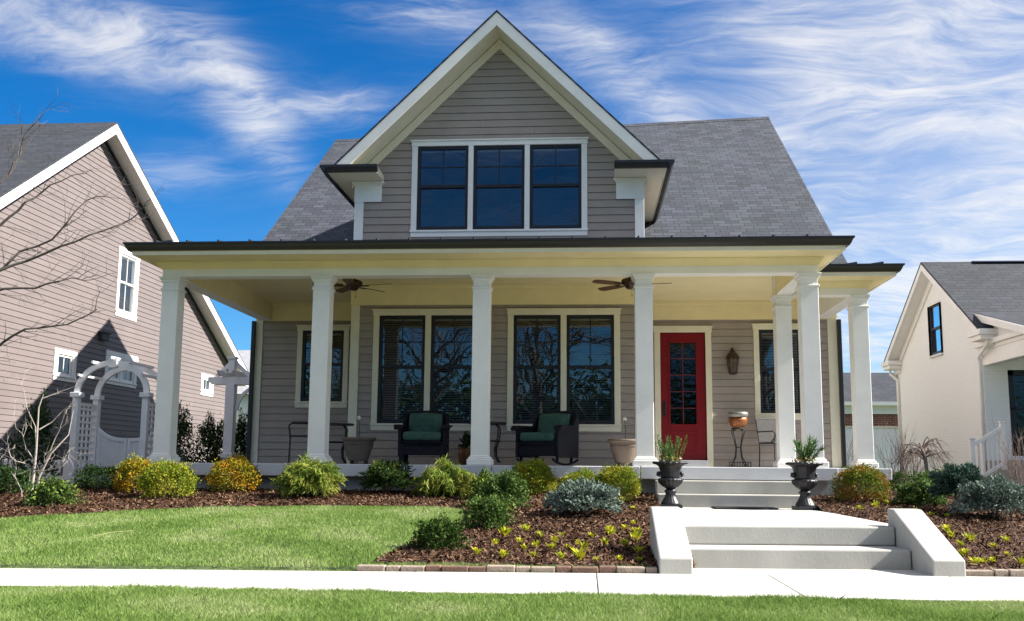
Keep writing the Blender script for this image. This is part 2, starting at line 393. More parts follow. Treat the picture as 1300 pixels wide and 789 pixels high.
def sheet(name, poly, m, lift, step=.14, bumpy=0.0, kind='structure', label=None):
    """subdivided sheet following the terrain inside a polygon"""
    bm = bmesh.new(); vs = [bm.verts.new((x, y, 0)) for x, y in poly]; bm.faces.new(vs)
    xs = [p[0] for p in poly]; ys = [p[1] for p in poly]
    for a, lo, hi in ((0, min(xs), max(xs)), (1, min(ys), max(ys))):
        t = lo + step
        while t < hi:
            co = [0, 0, 0]; no = [0, 0, 0]; co[a] = t; no[a] = 1
            bmesh.ops.bisect_plane(bm, geom=bm.verts[:] + bm.edges[:] + bm.faces[:], plane_co=co, plane_no=no); t += step
    for v in bm.verts:
        x, y = v.co.x, v.co.y
        h = (math.sin(x * 5.1 + y * 2.3) * math.sin(y * 6.7 - x * 1.7) + .6 * math.sin(x * 13 + y * 9)) * bumpy
        v.co.z = gz(x, y) + lift + h
    me = bpy.data.meshes.new(name); bm.to_mesh(me); bm.free(); me.materials.append(m)
    o = bpy.data.objects.new(name, me); col.objects.link(o); return tag(o, kind=kind)

SOIL = mat('turf_soil', (.045, .075, .022), .95, .4, 6, .5, 60, c2=(.075, .10, .035))
def ground():
    V = []; F = []
    xs = sorted([-900, -200, -60, -25] + list(np.arange(-14, 16.01, 1.0)) + [1.60, 1.7, 1.9, 3.7, 3.82, 3.95] + [25, 60, 200, 900])
    ys = [-900, -200, -60, -25, -12, -9, -8, -7.2, -7.0] + list(np.arange(-6.6, 1.01, .2)) + [2, 6, 12, 25, 60, 200, 900]
    for y in ys:
        for x in xs:
            V.append((x, y, gz(x, y) - (.02 if y > -5 else .015) - (.3 if 1.65 < x < 3.9 and -6.5 < y < .3 else 0)))
    nx = len(xs)
    for j in range(len(ys) - 1):
        for i in range(nx - 1): F.append((j * nx + i, j * nx + i + 1, (j + 1) * nx + i + 1, (j + 1) * nx + i))
    o = MB().add(V, F).build('ground', SOIL, smooth=True); tag(o, kind='structure')
ground()
MULCH = mat('mulch_bed', (.045, .024, .017), .95, .45, 14, .9, 45, c2=(.09, .046, .032), det=8)
bedA = sheet('mulch_bed', BED_A, MULCH, .008, bumpy=.012)
bedB = sheet('mulch_bed', BED_B, MULCH, .008, bumpy=.012)
# sidewalk slabs with open joints
def sidewalk():
    m = MB(); cuts = [-12.0, -9.1, -7.65, -6.2, -4.75, -3.3, -1.85, -.4, 1.05, 2.42, 3.86, 5.3, 6.75, 8.2, 11, 14]
    for a, b in zip(cuts[:-1], cuts[1:]):
        a += .004; b -= .004
        pts = [(a, near_edge(a)), (b, near_edge(b)), (b, far_edge(b)), (a, far_edge(a))]
        m.prism(pts, 2, -1.0, -.86 + random.uniform(-.0015, .0015))
    return tag(m.build('sidewalk', CONC, bevel=.006), kind='structure')
sidewalk()
tag(MB().prism([(1.7, far_edge(1.7) + .008), (3.85, far_edge(3.85) + .008), (3.85, -5.0), (1.7, -5.0)], 2, -1.0, -.861).build('walkway', CONC), kind='structure')
road = MB().prism([(-60, -13.5), (60, -13.5), (60, -22), (-60, -22)], 2, -1.1, -.88).build('road', mat('asphalt', (.05, .05, .052), .9, .2, 8, .4, 60))
tag(road, kind='structure')

# ------------------------------------------------------------------ siding and windows helpers
EXPO = .135
def siding(name, parent, m, T, z0, z1, L, Rr, openings=(), lap=.014, expo=EXPO):
    """lap siding: T(a, off, z) -> world; L(z), Rr(z) give the horizontal span; rectangular openings (a0,a1,za,zb) are left open"""
    mb = MB(); n = int(math.ceil((z1 - z0) / expo))
    ez = sorted({z for o in openings for z in (o[2], o[3])})
    for k in range(n):
        ca, cb = z0 + k * expo, min(z0 + (k + 1) * expo, z1)
        zs = [ca] + [z for z in ez if ca + 1e-5 < z < cb - 1e-5] + [cb]
        for za, zb in zip(zs[:-1], zs[1:]):
            iv = [(0.0, 1.0)]
            la, ra, lb, rb = L(za), Rr(za), L(zb), Rr(zb)
            if ra - la < .01: continue
            if rb < lb: lb = rb = (lb + rb) / 2
            segs = [[la, lb, ra, rb]]
            for (oa, ob, oza, ozb) in openings:
                if zb <= oza + 1e-5 or za >= ozb - 1e-5: continue
                new = []
                for (p, q, r, t) in segs:
                    if ob <= p or oa >= r: new.append([p, q, r, t]); continue
                    if oa > p: new.append([p, q, oa, oa])
                    if ob < r: new.append([ob, ob, r, t])
                segs = new
            of = lambda z: .010 + lap * (1 - (z - ca) / expo)
            first = abs(za - ca) < 1e-6 and zb - za > .02; g = .010 if first else 0.0
            zg = za + g; oA = of(zg); oB = of(zb)
            cut = []
            for (p, q, r, t) in segs:
                lo, hi = max(p, q), min(r, t); j = lo + random.uniform(.8, 3.4)
                while j < hi - .5 and len(zs) == 2:
                    cut.append([p, q, j - .0015, j - .0015]); p = q = j + .0015; j += random.uniform(2.4, 3.66)
                cut.append([p, q, r, t])
            for (p, q, r, t) in cut:
                f_ = g / (zb - za); pg = p + (q - p) * f_; rg = r + (t - r) * f_
                mb.add([T(pg, oA, zg), T(rg, oA, zg), T(t, oB, zb), T(q, oB, zb)], [(0, 1, 2, 3)])
                if first:                                   # open shadow joint under the butt edge of the board
                    mb.add([T(p, -.004, za), T(r, -.004, za), T(rg, -.004, zg), T(pg, -.004, zg), T(pg, oA, zg), T(rg, oA, zg), T(p, .010, za), T(r, .010, za)],
                           [(0, 1, 2, 3), (3, 2, 5, 4), (6, 7, 1, 0)])
    return mb.build(name, m, parent)
def TY(y): return lambda a, o, z: (a, y - o, z)           # wall facing the street
def TXp(x): return lambda a, o, z: (x + o, a, z)          # wall facing +X
def TXm(x): return lambda a, o, z: (x - o, a, z)          # wall facing -X
def tbox(mb, T, a0, a1, o0, o1, z0, z1):
    P = [T(a, o, z) for z in (z0, z1) for (a, o) in ((a0, o0), (a1, o0), (a1, o1), (a0, o1))]
    mb.add(P, [(0, 3, 2, 1), (4, 5, 6, 7), (0, 1, 5, 4), (1, 2, 6, 5), (2, 3, 7, 6), (3, 0, 4, 7)]); return mb
def window(parent, T, a0, a1, z0, z1, sashes, trim=.1, sill=.12, head=.11, trim_m=None, frame_m=None, fw=.055, meet=.52, mun=(2, 2),
           blind=True, crown=True, glass=None, lower_mun=None, name='window', proud=.04, blind_drop=1.0):
    """trim is the part; sash, pane and blind of every light are its sub-parts. sashes: list of (a0,a1)"""
    trim_m = trim_m or OFFW; frame_m = frame_m or BLACK; mb = MB()
    zi0, zi1 = z0 + sill, z1 - head
    tbox(mb, T, a0, a0 + trim, 0, proud, z0 + sill, zi1); tbox(mb, T, a1 - trim, a1, 0, proud, z0 + sill, zi1)
    tbox(mb, T, a0 - .012, a1 + .012, 0, proud + .005, zi1, z1 - .025)
    tbox(mb, T, a0 - .03, a1 + .03, 0, proud + .03, z1 - .025, z1) if crown else tbox(mb, T, a0, a1, 0, proud, z1 - .025, z1)
    tbox(mb, T, a0 - .012, a1 + .012, 0, proud + .02, z0 + sill - .035, z0 + sill); tbox(mb, T, a0, a1, 0, proud, z0, z0 + sill - .035)
    for (p, q), (r, s_) in zip(sashes[:-1], sashes[1:]): tbox(mb, T, q, r, 0, proud, zi0, zi1)
    w = mb.build(name, trim_m, parent, bevel=.004)
    for (p, q) in sashes:
        f = MB(); zm = zi0 + (zi1 - zi0) * meet
        tbox(f, T, p, p + fw, -.09, .012, zi0, zi1); tbox(f, T, q - fw, q, -.09, .012, zi0, zi1)
        tbox(f, T, p + fw, q - fw, -.09, .012, zi0, zi0 + fw * 1.3); tbox(f, T, p + fw, q - fw, -.09, .012, zi1 - fw, zi1)
        if meet: tbox(f, T, p + fw, q - fw, -.05, .006, zm - .025, zm + .03)
        nx, nz = mun
        ub = zm + .03 if meet else zi0 + fw * 1.3
        for k in range(1, nx):
            a = p + fw + (q - p - 2 * fw) * k / nx; tbox(f, T, a - .009, a + .009, -.035, -.008, ub, zi1 - fw)
        for k in range(1, nz):
            z = ub + (zi1 - fw - ub) * k / nz; tbox(f, T, p + fw, q - fw, -.034, -.009, z - .009, z + .009)
        if lower_mun:
            for k in range(1, lower_mun[0]):
                a = p + fw + (q - p - 2 * fw) * k / lower_mun[0]; tbox(f, T, a - .009, a + .009, -.055, -.03, zi0 + fw, zm - .025)
        f.build('sash', frame_m, w, bevel=.003)
        g = MB(); g.add([T(p + fw * .9, -.022, ub - .01), T(q - fw * .9, -.022, ub - .01), T(q - fw * .9, -.022, zi1 - fw * .9), T(p + fw * .9, -.022, zi1 - fw * .9)], [(0, 1, 2, 3)])
        if meet: g.add([T(p + fw * .9, -.042, zi0 + fw), T(q - fw * .9, -.042, zi0 + fw), T(q - fw * .9, -.042, zm - .02), T(p + fw * .9, -.042, zm - .02)], [(0, 1, 2, 3)])
        g.build('pane', glass or GLASS, w)
        if blind:
            b = MB(); z = zi1 - fw - .03; zb = zi0 + (zi1 - zi0) * (1 - blind_drop)
            tbox(b, T, p + fw * .6, q - fw * .6, -.15, -.10, zi1 - fw - .02, zi1 - .01)
            while z > zb + fw:
                b.add([T(p + fw * .7, -.105, z), T(q - fw * .7, -.105, z), T(q - fw * .7, -.145, z + .012), T(p + fw * .7, -.145, z + .012)], [(0, 1, 2, 3)])
                z -= .03
            b.build('blind', BLIND, w)
    return w

# ================================================================== MAIN HOUSE
YB, YR = 2.7, 4.5
BX0, BX1 = -3.09, 1.96; DC = (BX0 + BX1) / 2
HX0, HX1 = -5.42, 5.62
house = thing('house', 'taupe sided house with a white columned front porch and a steep front gable', 'house')
W1 = (-2.71, -.79, .58, 2.68); W2 = (-.37, 1.55, .58, 2.68); WL = (-4.59, -3.58, 1.07, 2.67); WR = (4.09, 5.06, .88, 2.67)
DT = (-2.10, 1.00, 3.96, 5.72); DOOR = (2.25, 3.31, 0.0, 2.63)
def hole(w, t=.09, b=.08): return (w[0] + t, w[1] - t, w[2] + b, w[3] - b)
SL = .98
def gl(z): return max(BX0, DC - (7.62 - z) / SL)
def gr(z): return min(BX1, DC + (7.62 - z) / SL)
siding('bay_siding', house, TAUPE, TY(YB), .0, 7.62, gl, gr, [hole(W1), hole(W2), hole(DT)])
siding('recess_siding', house, TAUPE, TY(YR), .0, 2.85, lambda z: HX0, lambda z: BX0, [hole(WL)])
siding('entry_siding', house, TAUPE, TY(YR), .0, 2.85, lambda z: BX1, lambda z: HX1, [hole(WR), (2.36, 3.20, .0, 2.52)])
siding('bay_side_siding', house, TAUPE, TXm(BX0), .0, 5.1, lambda z: YB, lambda z: 6.4)
siding('bay_side_siding', house, TAUPE, TXp(BX1), .0, 5.1, lambda z: YB, lambda z: 6.4)
RS = .755
EY, EZ = 4.05, 3.62
RYc = 10.95; RZc = EZ + (RYc - EY) * RS
for TT, ry, rz in ((TXm(HX0), 10.63, 8.48), (TXp(HX1), 11.27, 9.11)):
    k_ = (rz - EZ) / (ry - EY); kb = (rz - EZ) / (18.0 - ry)
    siding('gable_end_siding', house, TAUPE, TT, -.2, rz - .14, lambda z: 4.5 if z < 3.6 else min(EY + (z - EZ) / k_ + .14, ry), lambda z: 17.4 if z < 3.6 else max(18.0 - (z - EZ) / kb - .14, ry))
# near-black panels standing in for the unlit rooms behind the openings
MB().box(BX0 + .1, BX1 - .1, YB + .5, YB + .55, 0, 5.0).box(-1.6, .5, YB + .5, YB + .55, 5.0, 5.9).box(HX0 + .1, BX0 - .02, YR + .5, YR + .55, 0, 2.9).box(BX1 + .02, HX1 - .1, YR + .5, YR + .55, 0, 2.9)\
    .box(HX0 + .05, HX1 - .05, 17.2, 17.3, -.3, 3.6).build('dark_room_panel', DARKIN, house)
# corner boards
def corner(x0, x1, y, z0, z1, m=OFFW): return MB().box(x0, x1, y - .04, y + .09, z0, z1).build('corner_board', m, house, bevel=.004)
corner(BX0 - .02, BX0 + .13, YB, .0, 2.75); corner(BX1 - .13, BX1 + .02, YB, .0, 2.75)
corner(BX0 - .02, BX0 + .14, YB, 3.6, 4.62, WHITE); corner(BX1 - .14, BX1 + .02, YB, 3.6, 4.62, WHITE)
corner(HX0 - .02, HX0 + .14, YR, .0, 2.75); corner(HX1 - .17, HX1 + .02, YR, .0, 2.75)
# windows
def inset(w, n, trim=.1, mull=.1):
    a0, a1 = w[0] + trim, w[1] - trim; s = (a1 - a0 - mull * (n - 1)) / n
    return [(a0 + i * (s + mull), a0 + i * (s + mull) + s) for i in range(n)]
window(house, TY(YB), *W1, inset(W1, 2)); window(house, TY(YB), *W2, inset(W2, 2))
window(house, TY(YR), *WL, inset(WL, 1)); window(house, TY(YR), *WR, inset(WR, 1), mun=(1, 1))
window(house, TY(YB), *DT, inset(DT, 3, .1, .09), trim_m=WHITE, crown=True)
# door
def front_door():
    T = TY(YR)
    t = MB(); tbox(t, T, 2.25, 2.36, 0, .04, .0, 2.51); tbox(t, T, 3.20, 3.31, 0, .04, .0, 2.51); tbox(t, T, 2.235, 3.325, 0, .045, 2.51, 2.605); tbox(t, T, 2.22, 3.34, 0, .06, 2.605, 2.63)
    t.build('door_trim', OFFW, house, bevel=.004)
    MB().box(2.36, 3.20, YR - .06, YR + .1, .0, .125).build('door_sill', CONCS, house, bevel=.006)
    d = MB(); z0, z1 = .13, 2.505
    a0, a1 = 2.365, 3.195; ga0, ga1, gz0, gz1 = 2.53, 3.03, .78, 2.33
    tbox(d, T, a0, ga0, -.06, -.02, z0, z1); tbox(d, T, ga1, a1, -.06, -.02, z0, z1); tbox(d, T, ga0, ga1, -.06, -.02, gz1, z1); tbox(d, T, ga0, ga1, -.06, -.02, z0, gz0)
    for (p, q, r, s) in ((2.53, 2.56, .26, .66), (3.0, 3.03, .26, .66), (2.56, 3.0, .26, .29), (2.56, 3.0, .63, .66)): tbox(d, T, p, q, -.02, -.006, r, s)
    tbox(d, T, 2.60, 2.96, -.02, -.010, .33, .59)
    for (p, q, r, s) in ((ga0 - .02, ga0 + .012, gz0, gz1), (ga1 - .012, ga1 + .02, gz0, gz1), (ga0, ga1, gz0 - .02, gz0 + .012), (ga0, ga1, gz1 - .012, gz1 + .02)): tbox(d, T, p, q, -.02, -.006, r, s)
    door = d.build('front_door', RED, house, bevel=.004)
    mu = MB()
    tbox(mu, T, (ga0 + ga1) / 2 - .008, (ga0 + ga1) / 2 + .008, -.044, -.03, gz0, gz1)
    for k in range(1, 5): tbox(mu, T, ga0, ga1, -.043, -.031, gz0 + (gz1 - gz0) * k / 5 - .007, gz0 + (gz1 - gz0) * k / 5 + .007)
    mu.build('muntin', mat('door_muntin', (.14, .012, .015), .5), door)
    MB().add([T(ga0, -.04, gz0), T(ga1, -.04, gz0), T(ga1, -.04, gz1), T(ga0, -.04, gz1)], [(0, 1, 2, 3)]).build('pane', GLASSD, door)
    h = MB(); tbox(h, T, 2.405, 2.455, -.02, -.004, .93, 1.22); h.tube([T(2.43, 0, 1.17), T(2.43, .045, 1.14), T(2.43, .045, 1.0), T(2.43, 0, .97)], .011, 8)
    h.build('handle', IRON, door, bevel=.003)
front_door()
# friezes against the walls, ceiling, beams
MB().box(BX0 - .03, BX1 + .03, YB - .045, YB - .003, 2.75, 3.08).box(BX0 - .05, BX1 + .05, YB - .085, YB - .046, 3.03, 3.099).build('frieze', CREAM_BOUNCE, house, bevel=.004)
MB().box(HX0, BX0 - .035, YR - .045, YR - .003, 2.75, 3.08).box(HX0, BX0 - .06, YR - .085, YR - .046, 3.03, 3.099).build('frieze', CREAM_BOUNCE, house, bevel=.004)
MB().box(BX1 + .035, HX1, YR - .045, YR - .003, 2.75, 3.08).box(BX1 + .06, HX1, YR - .085, YR - .046, 3.03, 3.099).build('frieze', CREAM_BOUNCE, house, bevel=.004)
PX0, PX1 = -5.34, 4.26
WX1 = 5.46; WY = 1.85
def ceiling():
    mb = MB(); w = .19; y = .22                            # beadboard planks with open V-joints
    while y < 4.46:
        x1 = 4.05 if y < WY else 5.3
        mb.box(PX0 + .2, x1, y, min(y + w - .004, 4.47), 3.10, 3.13); y += w
    mb.box(PX0 + .05, PX1 - .05, .05, 4.49, 3.135, 3.16); mb.box(PX1 - .045, WX1 - .05, WY + .05, 4.49, 3.135, 3.16)
    mb.build('porch_ceiling', CREAM_BOUNCE, house)
ceiling()
def beam(x0, x1, y0, y1):
    mb = MB().box(x0, x1, y0, y1, 2.75, 3.12)
    return mb.build('porch_beam', WHITE, house, bevel=.006)
beam(PX0, PX1, .0, .24); beam(PX0, PX0 + .24, .243, YR - .08); beam(PX1 - .24, PX1, .243, WY - .003)
beam(PX1 - .24, WX1, WY, WY + .24); beam(WX1 - .24, WX1, WY + .243, YR - .08)
MB().box(PX1 - .243, WX1 - .243, WY + .246, WY + .25, 2.753, 3.1).build('beam_lining', CREAM_BOUNCE, house)
MB().box(PX0 + .24, PX1 - .24, .2405, .246, 2.757, 3.1).box(PX0 + .2405, PX0 + .247, .25, YR - .1, 2.757, 3.1).box(PX1 - .247, PX1 - .2405, .25, WY, 2.757, 3.1).build('beam_lining', CREAM_BOUNCE, house)
# soffit, crown, fascia and gutter follow the porch edge
EDGE = [(-5.53, 4.4), (-5.53, -.62), (4.50, -.62), (4.50, 1.25), (5.74, 1.25), (5.74, 4.6)]
BEAMO = [(PX0, 4.4), (PX0, .0), (PX1, .0), (PX1, WY), (WX1, WY), (WX1, 4.6)]
def offs(path, d):
    """offset an axis-aligned open path outwards (to the right-hand side looking along it is the street side)"""
    out = []
    for i, p in enumerate(path):
        n = Vector((0, 0))
        for a, b in ((i - 1, i), (i, i + 1)):
            if a < 0 or b >= len(path): continue
            t = (Vector(path[b]) - Vector(path[a])).normalized(); n += Vector((t.y, -t.x)) * 1.0
        m_ = Vector((1 if n.x > .5 else (-1 if n.x < -.5 else 0), 1 if n.y > .5 else (-1 if n.y < -.5 else 0)))
        out.append((p[0] + m_.x * d, p[1] + m_.y * d))
    return out
def strip(pathA, zA, pathB, zB, mb):
    n = len(pathA); o = [(*p, zA) for p in pathA] + [(*p, zB) for p in pathB]
    mb.add(o, [(i, i + 1, n + i + 1, n + i) for i in range(n - 1)]); return mb
def sweep(path, prof, mb):
    """profile of (outward, z) swept along the path"""
    rings = [[(*p, z) for p in offs(path, d)] for d, z in prof]
    n = len(path); k = len(prof); base = len(mb.v)
    for r in rings: mb.v += r
    for j in range(k):
        jn = (j + 1) % k
        for i in range(n - 1): mb.f.append((base + j * n + i, base + j * n + i + 1, base + jn * n + i + 1, base + jn * n + i))
    mb.f.append(tuple(base + j * n for j in range(k))); mb.f.append(tuple(base + j * n + n - 1 for j in range(k))[::-1])
    return mb
mb = MB(); strip(offs(BEAMO, -.02), 2.965, EDGE, 2.965, mb); strip(offs(BEAMO, -.02), 3.05, EDGE, 3.05, mb); mb.build('soffit', CREAM_BOUNCE, house)
sweep(BEAMO, [(.002, 2.86), (.012, 2.86), (.03, 2.89), (.06, 2.93), (.075, 2.962), (.002, 2.962)], MB()).build('crown_moulding', CREAM_BOUNCE, house)
sweep(EDGE, [(-.02, 2.945), (.0, 2.945), (.0, 3.11), (-.02, 3.11)], MB()).build('fascia', OFFW, house)
sweep(EDGE, [(.002, 3.0), (.045, 3.0), (.07, 3.045), (.085, 3.085), (.10, 3.09), (.10, 3.115), (.085, 3.115), (.07, 3.07), (.002, 3.03)], MB()).build('gutter', GUT, house)
# porch roof: low standing-seam metal
def porch_roof():
    mb = MB(); zt = 3.125; b = EDGE
    up = [(-5.3, 4.4, 3.5), (-5.0, 4.05, 3.6), (4.0, 4.05, 3.6), (4.2, 4.05, 3.6), (5.4, 4.2, 3.6), (5.6, 4.6, 3.6)]
    for i in range(len(b) - 1): mb.add([(*b[i], zt), (*b[i + 1], zt), up[i + 1], up[i]], [(0, 1, 2, 3)])
    for i in range(len(b) - 1): mb.add([(*b[i], zt - .015), (*b[i + 1], zt - .015), (*b[i + 1], zt), (*b[i], zt)], [(0, 1, 2, 3)])
    r = mb.build('porch_roof', METR, house)
    sm = MB(); x = -5.2
    while x < 4.45:
        y1 = YB if BX0 - .1 < x < BX1 + .1 else 4.0
        sm.bar((x, -.6, zt + .02), (x * .985, y1, zt + .02 + .102 * (y1 + .62)), .02, .045); x += .46
    for x in np.arange(4.75, 5.7, .4): sm.bar((x, 1.27, zt + .02), (x * .985, 4.1, 3.6), .02, .045)
    for y in np.arange(-.3, 4.3, .46): sm.bar((-5.54, y, zt + .02), (-5.1, y + .02, zt + .1), .02, .045)
    sm.build('standing_seam', METR, r)
porch_roof()
# columns
def column(x, y):
    w = .251; h = w / 2; cx, cy = x, y
    c = MB().box(cx - h, cx + h, cy - h, cy + h, .11, 2.60).build('porch_column', WHITE, house, bevel=.008)
    cp = MB()
    cp.box(cx - h + .005, cx + h - .005, cy - h + .005, cy + h - .005, 2.60, 2.749)
    for (z0, z1, e) in ((2.545, 2.575, .018), (2.665, 2.70, .014), (2.70, 2.72, .028), (2.72, 2.749, .04)): cp.box(cx - h - e, cx + h + e, cy - h - e, cy + h + e, z0, z1)
    cp.build('capital', WHITE, c, bevel=.006)
    b = MB().box(cx - h - .05, cx + h + .05, cy - h - .05, cy + h + .05, .001, .085).box(cx - h - .03, cx + h + .03, cy - h - .03, cy + h + .03, .085, .115).box(cx - h - .012, cx + h + .012, cy - h - .012, cy + h + .012, .115, .135)
    b.build('base', WHITE, c, bevel=.01)
for x in (-5.21, -2.914, -.544, 1.80, 4.134): column(x, .127)
column(4.134, WY + .127); column(5.335, WY + .127)
# slab and foundation
SLAB = [(-5.55, -.09), (-.36, -.09), (-.352, -.09), (1.68, -.09), (4.42, -.09), (4.42, 1.72), (5.68, 1.72), (5.68, 4.6), (-5.55, 4.6)]
def slab():
    m = MB()
    for a, b in ((-5.55, -2.92), (-2.912, -.36), (-.352, 1.72), (1.728, 4.42)): m.prism([(a, -.09), (b, -.09), (b, 1.72), (a, 1.72)], 2, -.175, .0)
    m.prism([(-5.55, 1.723), (5.68, 1.723), (5.68, 4.6), (-5.55, 4.6)], 2, -.175, .0)
    return m.build('porch_slab', CONCS, house, bevel=.01)
slab()
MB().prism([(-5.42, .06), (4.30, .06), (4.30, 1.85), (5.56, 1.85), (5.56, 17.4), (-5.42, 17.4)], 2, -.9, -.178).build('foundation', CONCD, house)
# main roof
def main_roof():
    l, r = -5.62, 5.78; n = 2
    ridge = lambda x: (10.62 + (x - l) / (r - l) * .62, 0)
    def pt(x, t, back=False):
        ry = 10.62 + (x - l) / (r - l) * .66; rz = 8.46 + (x - l) / (r - l) * .66
        if back: return (x, ry + (18.0 - ry) * t, rz + (EZ - rz) * t)
        return (x, EY + (ry - EY) * t, EZ + (rz - EZ) * t)
    mb = MB(); up = .05
    for a, b in ((l, 0), (0, r)):
        for back in (False, True):
            q = [pt(a, 0, back), pt(b, 0, back), pt(b, 1, back), pt(a, 1, back)]
            mb.add([(x, y, z + up) for x, y, z in q], [(0, 1, 2, 3)]); mb.add([(x, y, z + .01) for x, y, z in q], [(0, 1, 2, 3)])
    for x in (l, r):
        for back in (False, True):
            q = [pt(x, 0, back), pt(x, 1, back)]
            mb.add([(*q[0][:2], q[0][2] + .01), (*q[1][:2], q[1][2] + .01), (*q[1][:2], q[1][2] + up), (*q[0][:2], q[0][2] + up)], [(0, 1, 2, 3)])
    rf = mb.build('main_roof', ROOF, house)
    k = MB()
    for s_ in (-1, 1):
        q = []
        for x in (l, r):
            c = Vector(pt(x, 1)); q += [(c.x, c.y, c.z + up + .012), (c.x, c.y + s_ * .16, c.z + up + .012 - .16 * .75)]
        k.add([q[0], q[2], q[3], q[1]], [(0, 1, 2, 3)])
    k.build('ridge_cap', ROOF, rf)
    for x, sx in ((l, .03), (r, -.03)):
        b = MB()
        for back in (False, True):
            p, q = pt(x + sx, 0, back), pt(x + sx, 1, back)
            b.prism([(p[1], p[2] + .008), (q[1], q[2] + .008), (q[1], q[2] - .2), (p[1], p[2] - .2)], 0, x + sx - .015, x + sx + .015)
        b.build('rake_board', WHITE, rf)
        s = MB(); xe = HX0 if x < 0 else HX1
        for back in (False, True):
            q = [pt(x, 0, back), pt(x, 1, back)]
            s.add([(xe, q[0][1], q[0][2] - .15), (x, q[0][1], q[0][2] - .15), (x, q[1][1], q[1][2] - .15), (xe, q[1][1], q[1][2] - .15)], [(0, 1, 2, 3)])
        s.build('rake_soffit', CREAM_BOUNCE, rf)
main_roof()
# dormer gable roof
def dormer():
    Y0, Y1 = 2.10, 9.6; top, und = 7.86, 7.60; dx = 2.93
    body = MB()
    for s in (-1, 1):
        body.prism([(DC, und), (DC, top - .04), (DC + s * (top - .04 - 5.05) / SL, 5.05), (DC + s * (und - 5.05) / SL, 5.05)], 1, Y0 + .03, Y1)
    d = body.build('dormer_roof', CREAM2, house)
    sh = MB()
    for s in (-1, 1): sh.prism([(DC, top - .037), (DC, top - .005), (DC + s * (dx + .02), top - .005 - SL * (dx + .02)), (DC + s * (dx + .02), top - .037 - SL * (dx + .02))], 1, Y0 - .015, Y1)
    sh.build('shingles', ROOFX, d)
    fa = MB()
    for s in (-1, 1):
        fa.prism([(DC, und - .02), (DC, top - .04), (DC + s * (top - .04 - 5.06) / SL, 5.06), (DC + s * (und - .02 - 5.06) / SL, 5.06)], 1, Y0 - (.002 if s > 0 else 0), Y0 + .027)
    fa.build('rake_fascia', WHITE, d, bevel=.003)
    fr = MB()
    for s in (-1, 1): fr.prism([(DC, und - .02), (DC, und - .2), (DC + s * 2.6, und - .2 - SL * 2.6), (DC + s * 2.6, und - .02 - SL * 2.6)], 1, YB - (.044 if s > 0 else .042), YB - .004)
    fr.build('rake_frieze', OFFW, d, bevel=.003)
    zg0, zg1 = 4.975, 5.095
    for s in (-1, 1):
        xo = DC + s * 2.92; xi = DC + s * 2.02; a, b = sorted((xo, xi)); wall = BX0 if s < 0 else BX1
        # cornice return: gutter, soffit box, frieze block
        g = MB()
        def prof(sy): return [(.0, zg0), (sy * .05, zg0), (sy * .075, zg0 + .045), (sy * .10, zg0 + .08), (sy * .10, zg1), (0, zg1)]
        pr = [(Y0 + .02 - p, z) for p, z in prof(1)]
        g.prism(pr, 0, a, b)
        g.prism([(xo + s * .002 + s * p, z) for p, z in prof(1)], 1, Y0 - .075, 6.1)
        g.build('return_gutter', GUT, d)
        c = MB()
        c.box(a + .02, b - .02, Y0 + .022, YB - .004, zg0 - .005, zg1 - .01)
        x2 = wall + s * .33; p, q = sorted((wall, DC + s * 2.88)); c.box(p, q, YB, 6.2, zg0 - .004, zg0 + .03)
        c.box(min(xo - s * .03, xo - s * .004), max(xo - s * .03, xo - s * .004), Y0 + .03, 6.1, zg0 + .004, zg1 - .01)
        c.build('return_soffit', CREAM2, d)
        e, h = sorted((wall + s * .025, wall - s * .46))
        f = MB().box(e, h, YB - .05, YB - .003, 4.60, 4.96)
        for (zz, ee) in ((4.90, .02), (4.93, .04)): f.box(e - ee, h + ee, YB - .05 - ee, YB - .003, zz, zz + .035)
        f.build('return_frieze', WHITE, d, bevel=.004)
dormer()
# downspouts
MB().box(HX1 - .01, HX1 + .065, YR - .12, YR - .04, .0, 2.74).build('downspout', GUT, house, bevel=.012)
MB().box(HX0 - .065, HX0 + .01, YR - .12, YR - .04, .0, 2.74).build('downspout', GUT, house, bevel=.012)
# ------------------------------------------------------------------ steps and walk
ps = thing('porch_steps', 'two pale concrete steps rising from the landing up to the porch', 'steps', (2.9, -.5, -.53), world=True)
MB().box(1.92, 3.86, -.73, -.092, -.62, -.36).build('step', CONCST, ps, bevel=.012); MB().box(1.92, 3.86, -.40, -.092, -.357, -.185).build('step', CONCST, ps, bevel=.012)
tag(MB().prism([(1.86, -4.62), (3.87, -4.62), (3.87, -.70), (1.86, -.70)], 2, -.75, -.53).build('landing', CONC, bevel=.01), kind='structure')
gs = thing('garden_steps', 'two wide pale concrete steps up from the sidewalk between sloping cheek walls', 'steps', (2.77, -5.2, -.86), world=True)
def sk(v): return Vector((v.x, v.y + .072 * (v.x - 2.77), v.z))
def gsteps():
    MB().box(1.83, 3.73, -5.28, -4.3, -1.0, -.697).xf(sk).build('step', CONCST, gs, bevel=.014)
    MB().box(1.83, 3.73, -4.86, -4.3, -.694, -.528).xf(sk).build('step', CONCST, gs, bevel=.014)
    for a, b in ((1.555, 1.822), (3.738, 4.0)):
        MB().prism([(-5.78, -1.0), (-5.78, -.735), (-4.80, -.375), (-4.62, -.372), (-4.62, -1.0)], 0, a, b).xf(sk).build('cheek_wall', CONCST, gs, bevel=.012)
gsteps()
mat_o = MB().box(2.60, 3.38, -1.26, -.78, -.529, -.508).build('doormat', mat('black_rubber', (.012, .013, .02), .8, .3, 40, .5, 90), bevel=.006)
tag(mat_o, 'thin black doormat lying on the landing at the foot of the porch steps', 'doormat')
exec_after = []
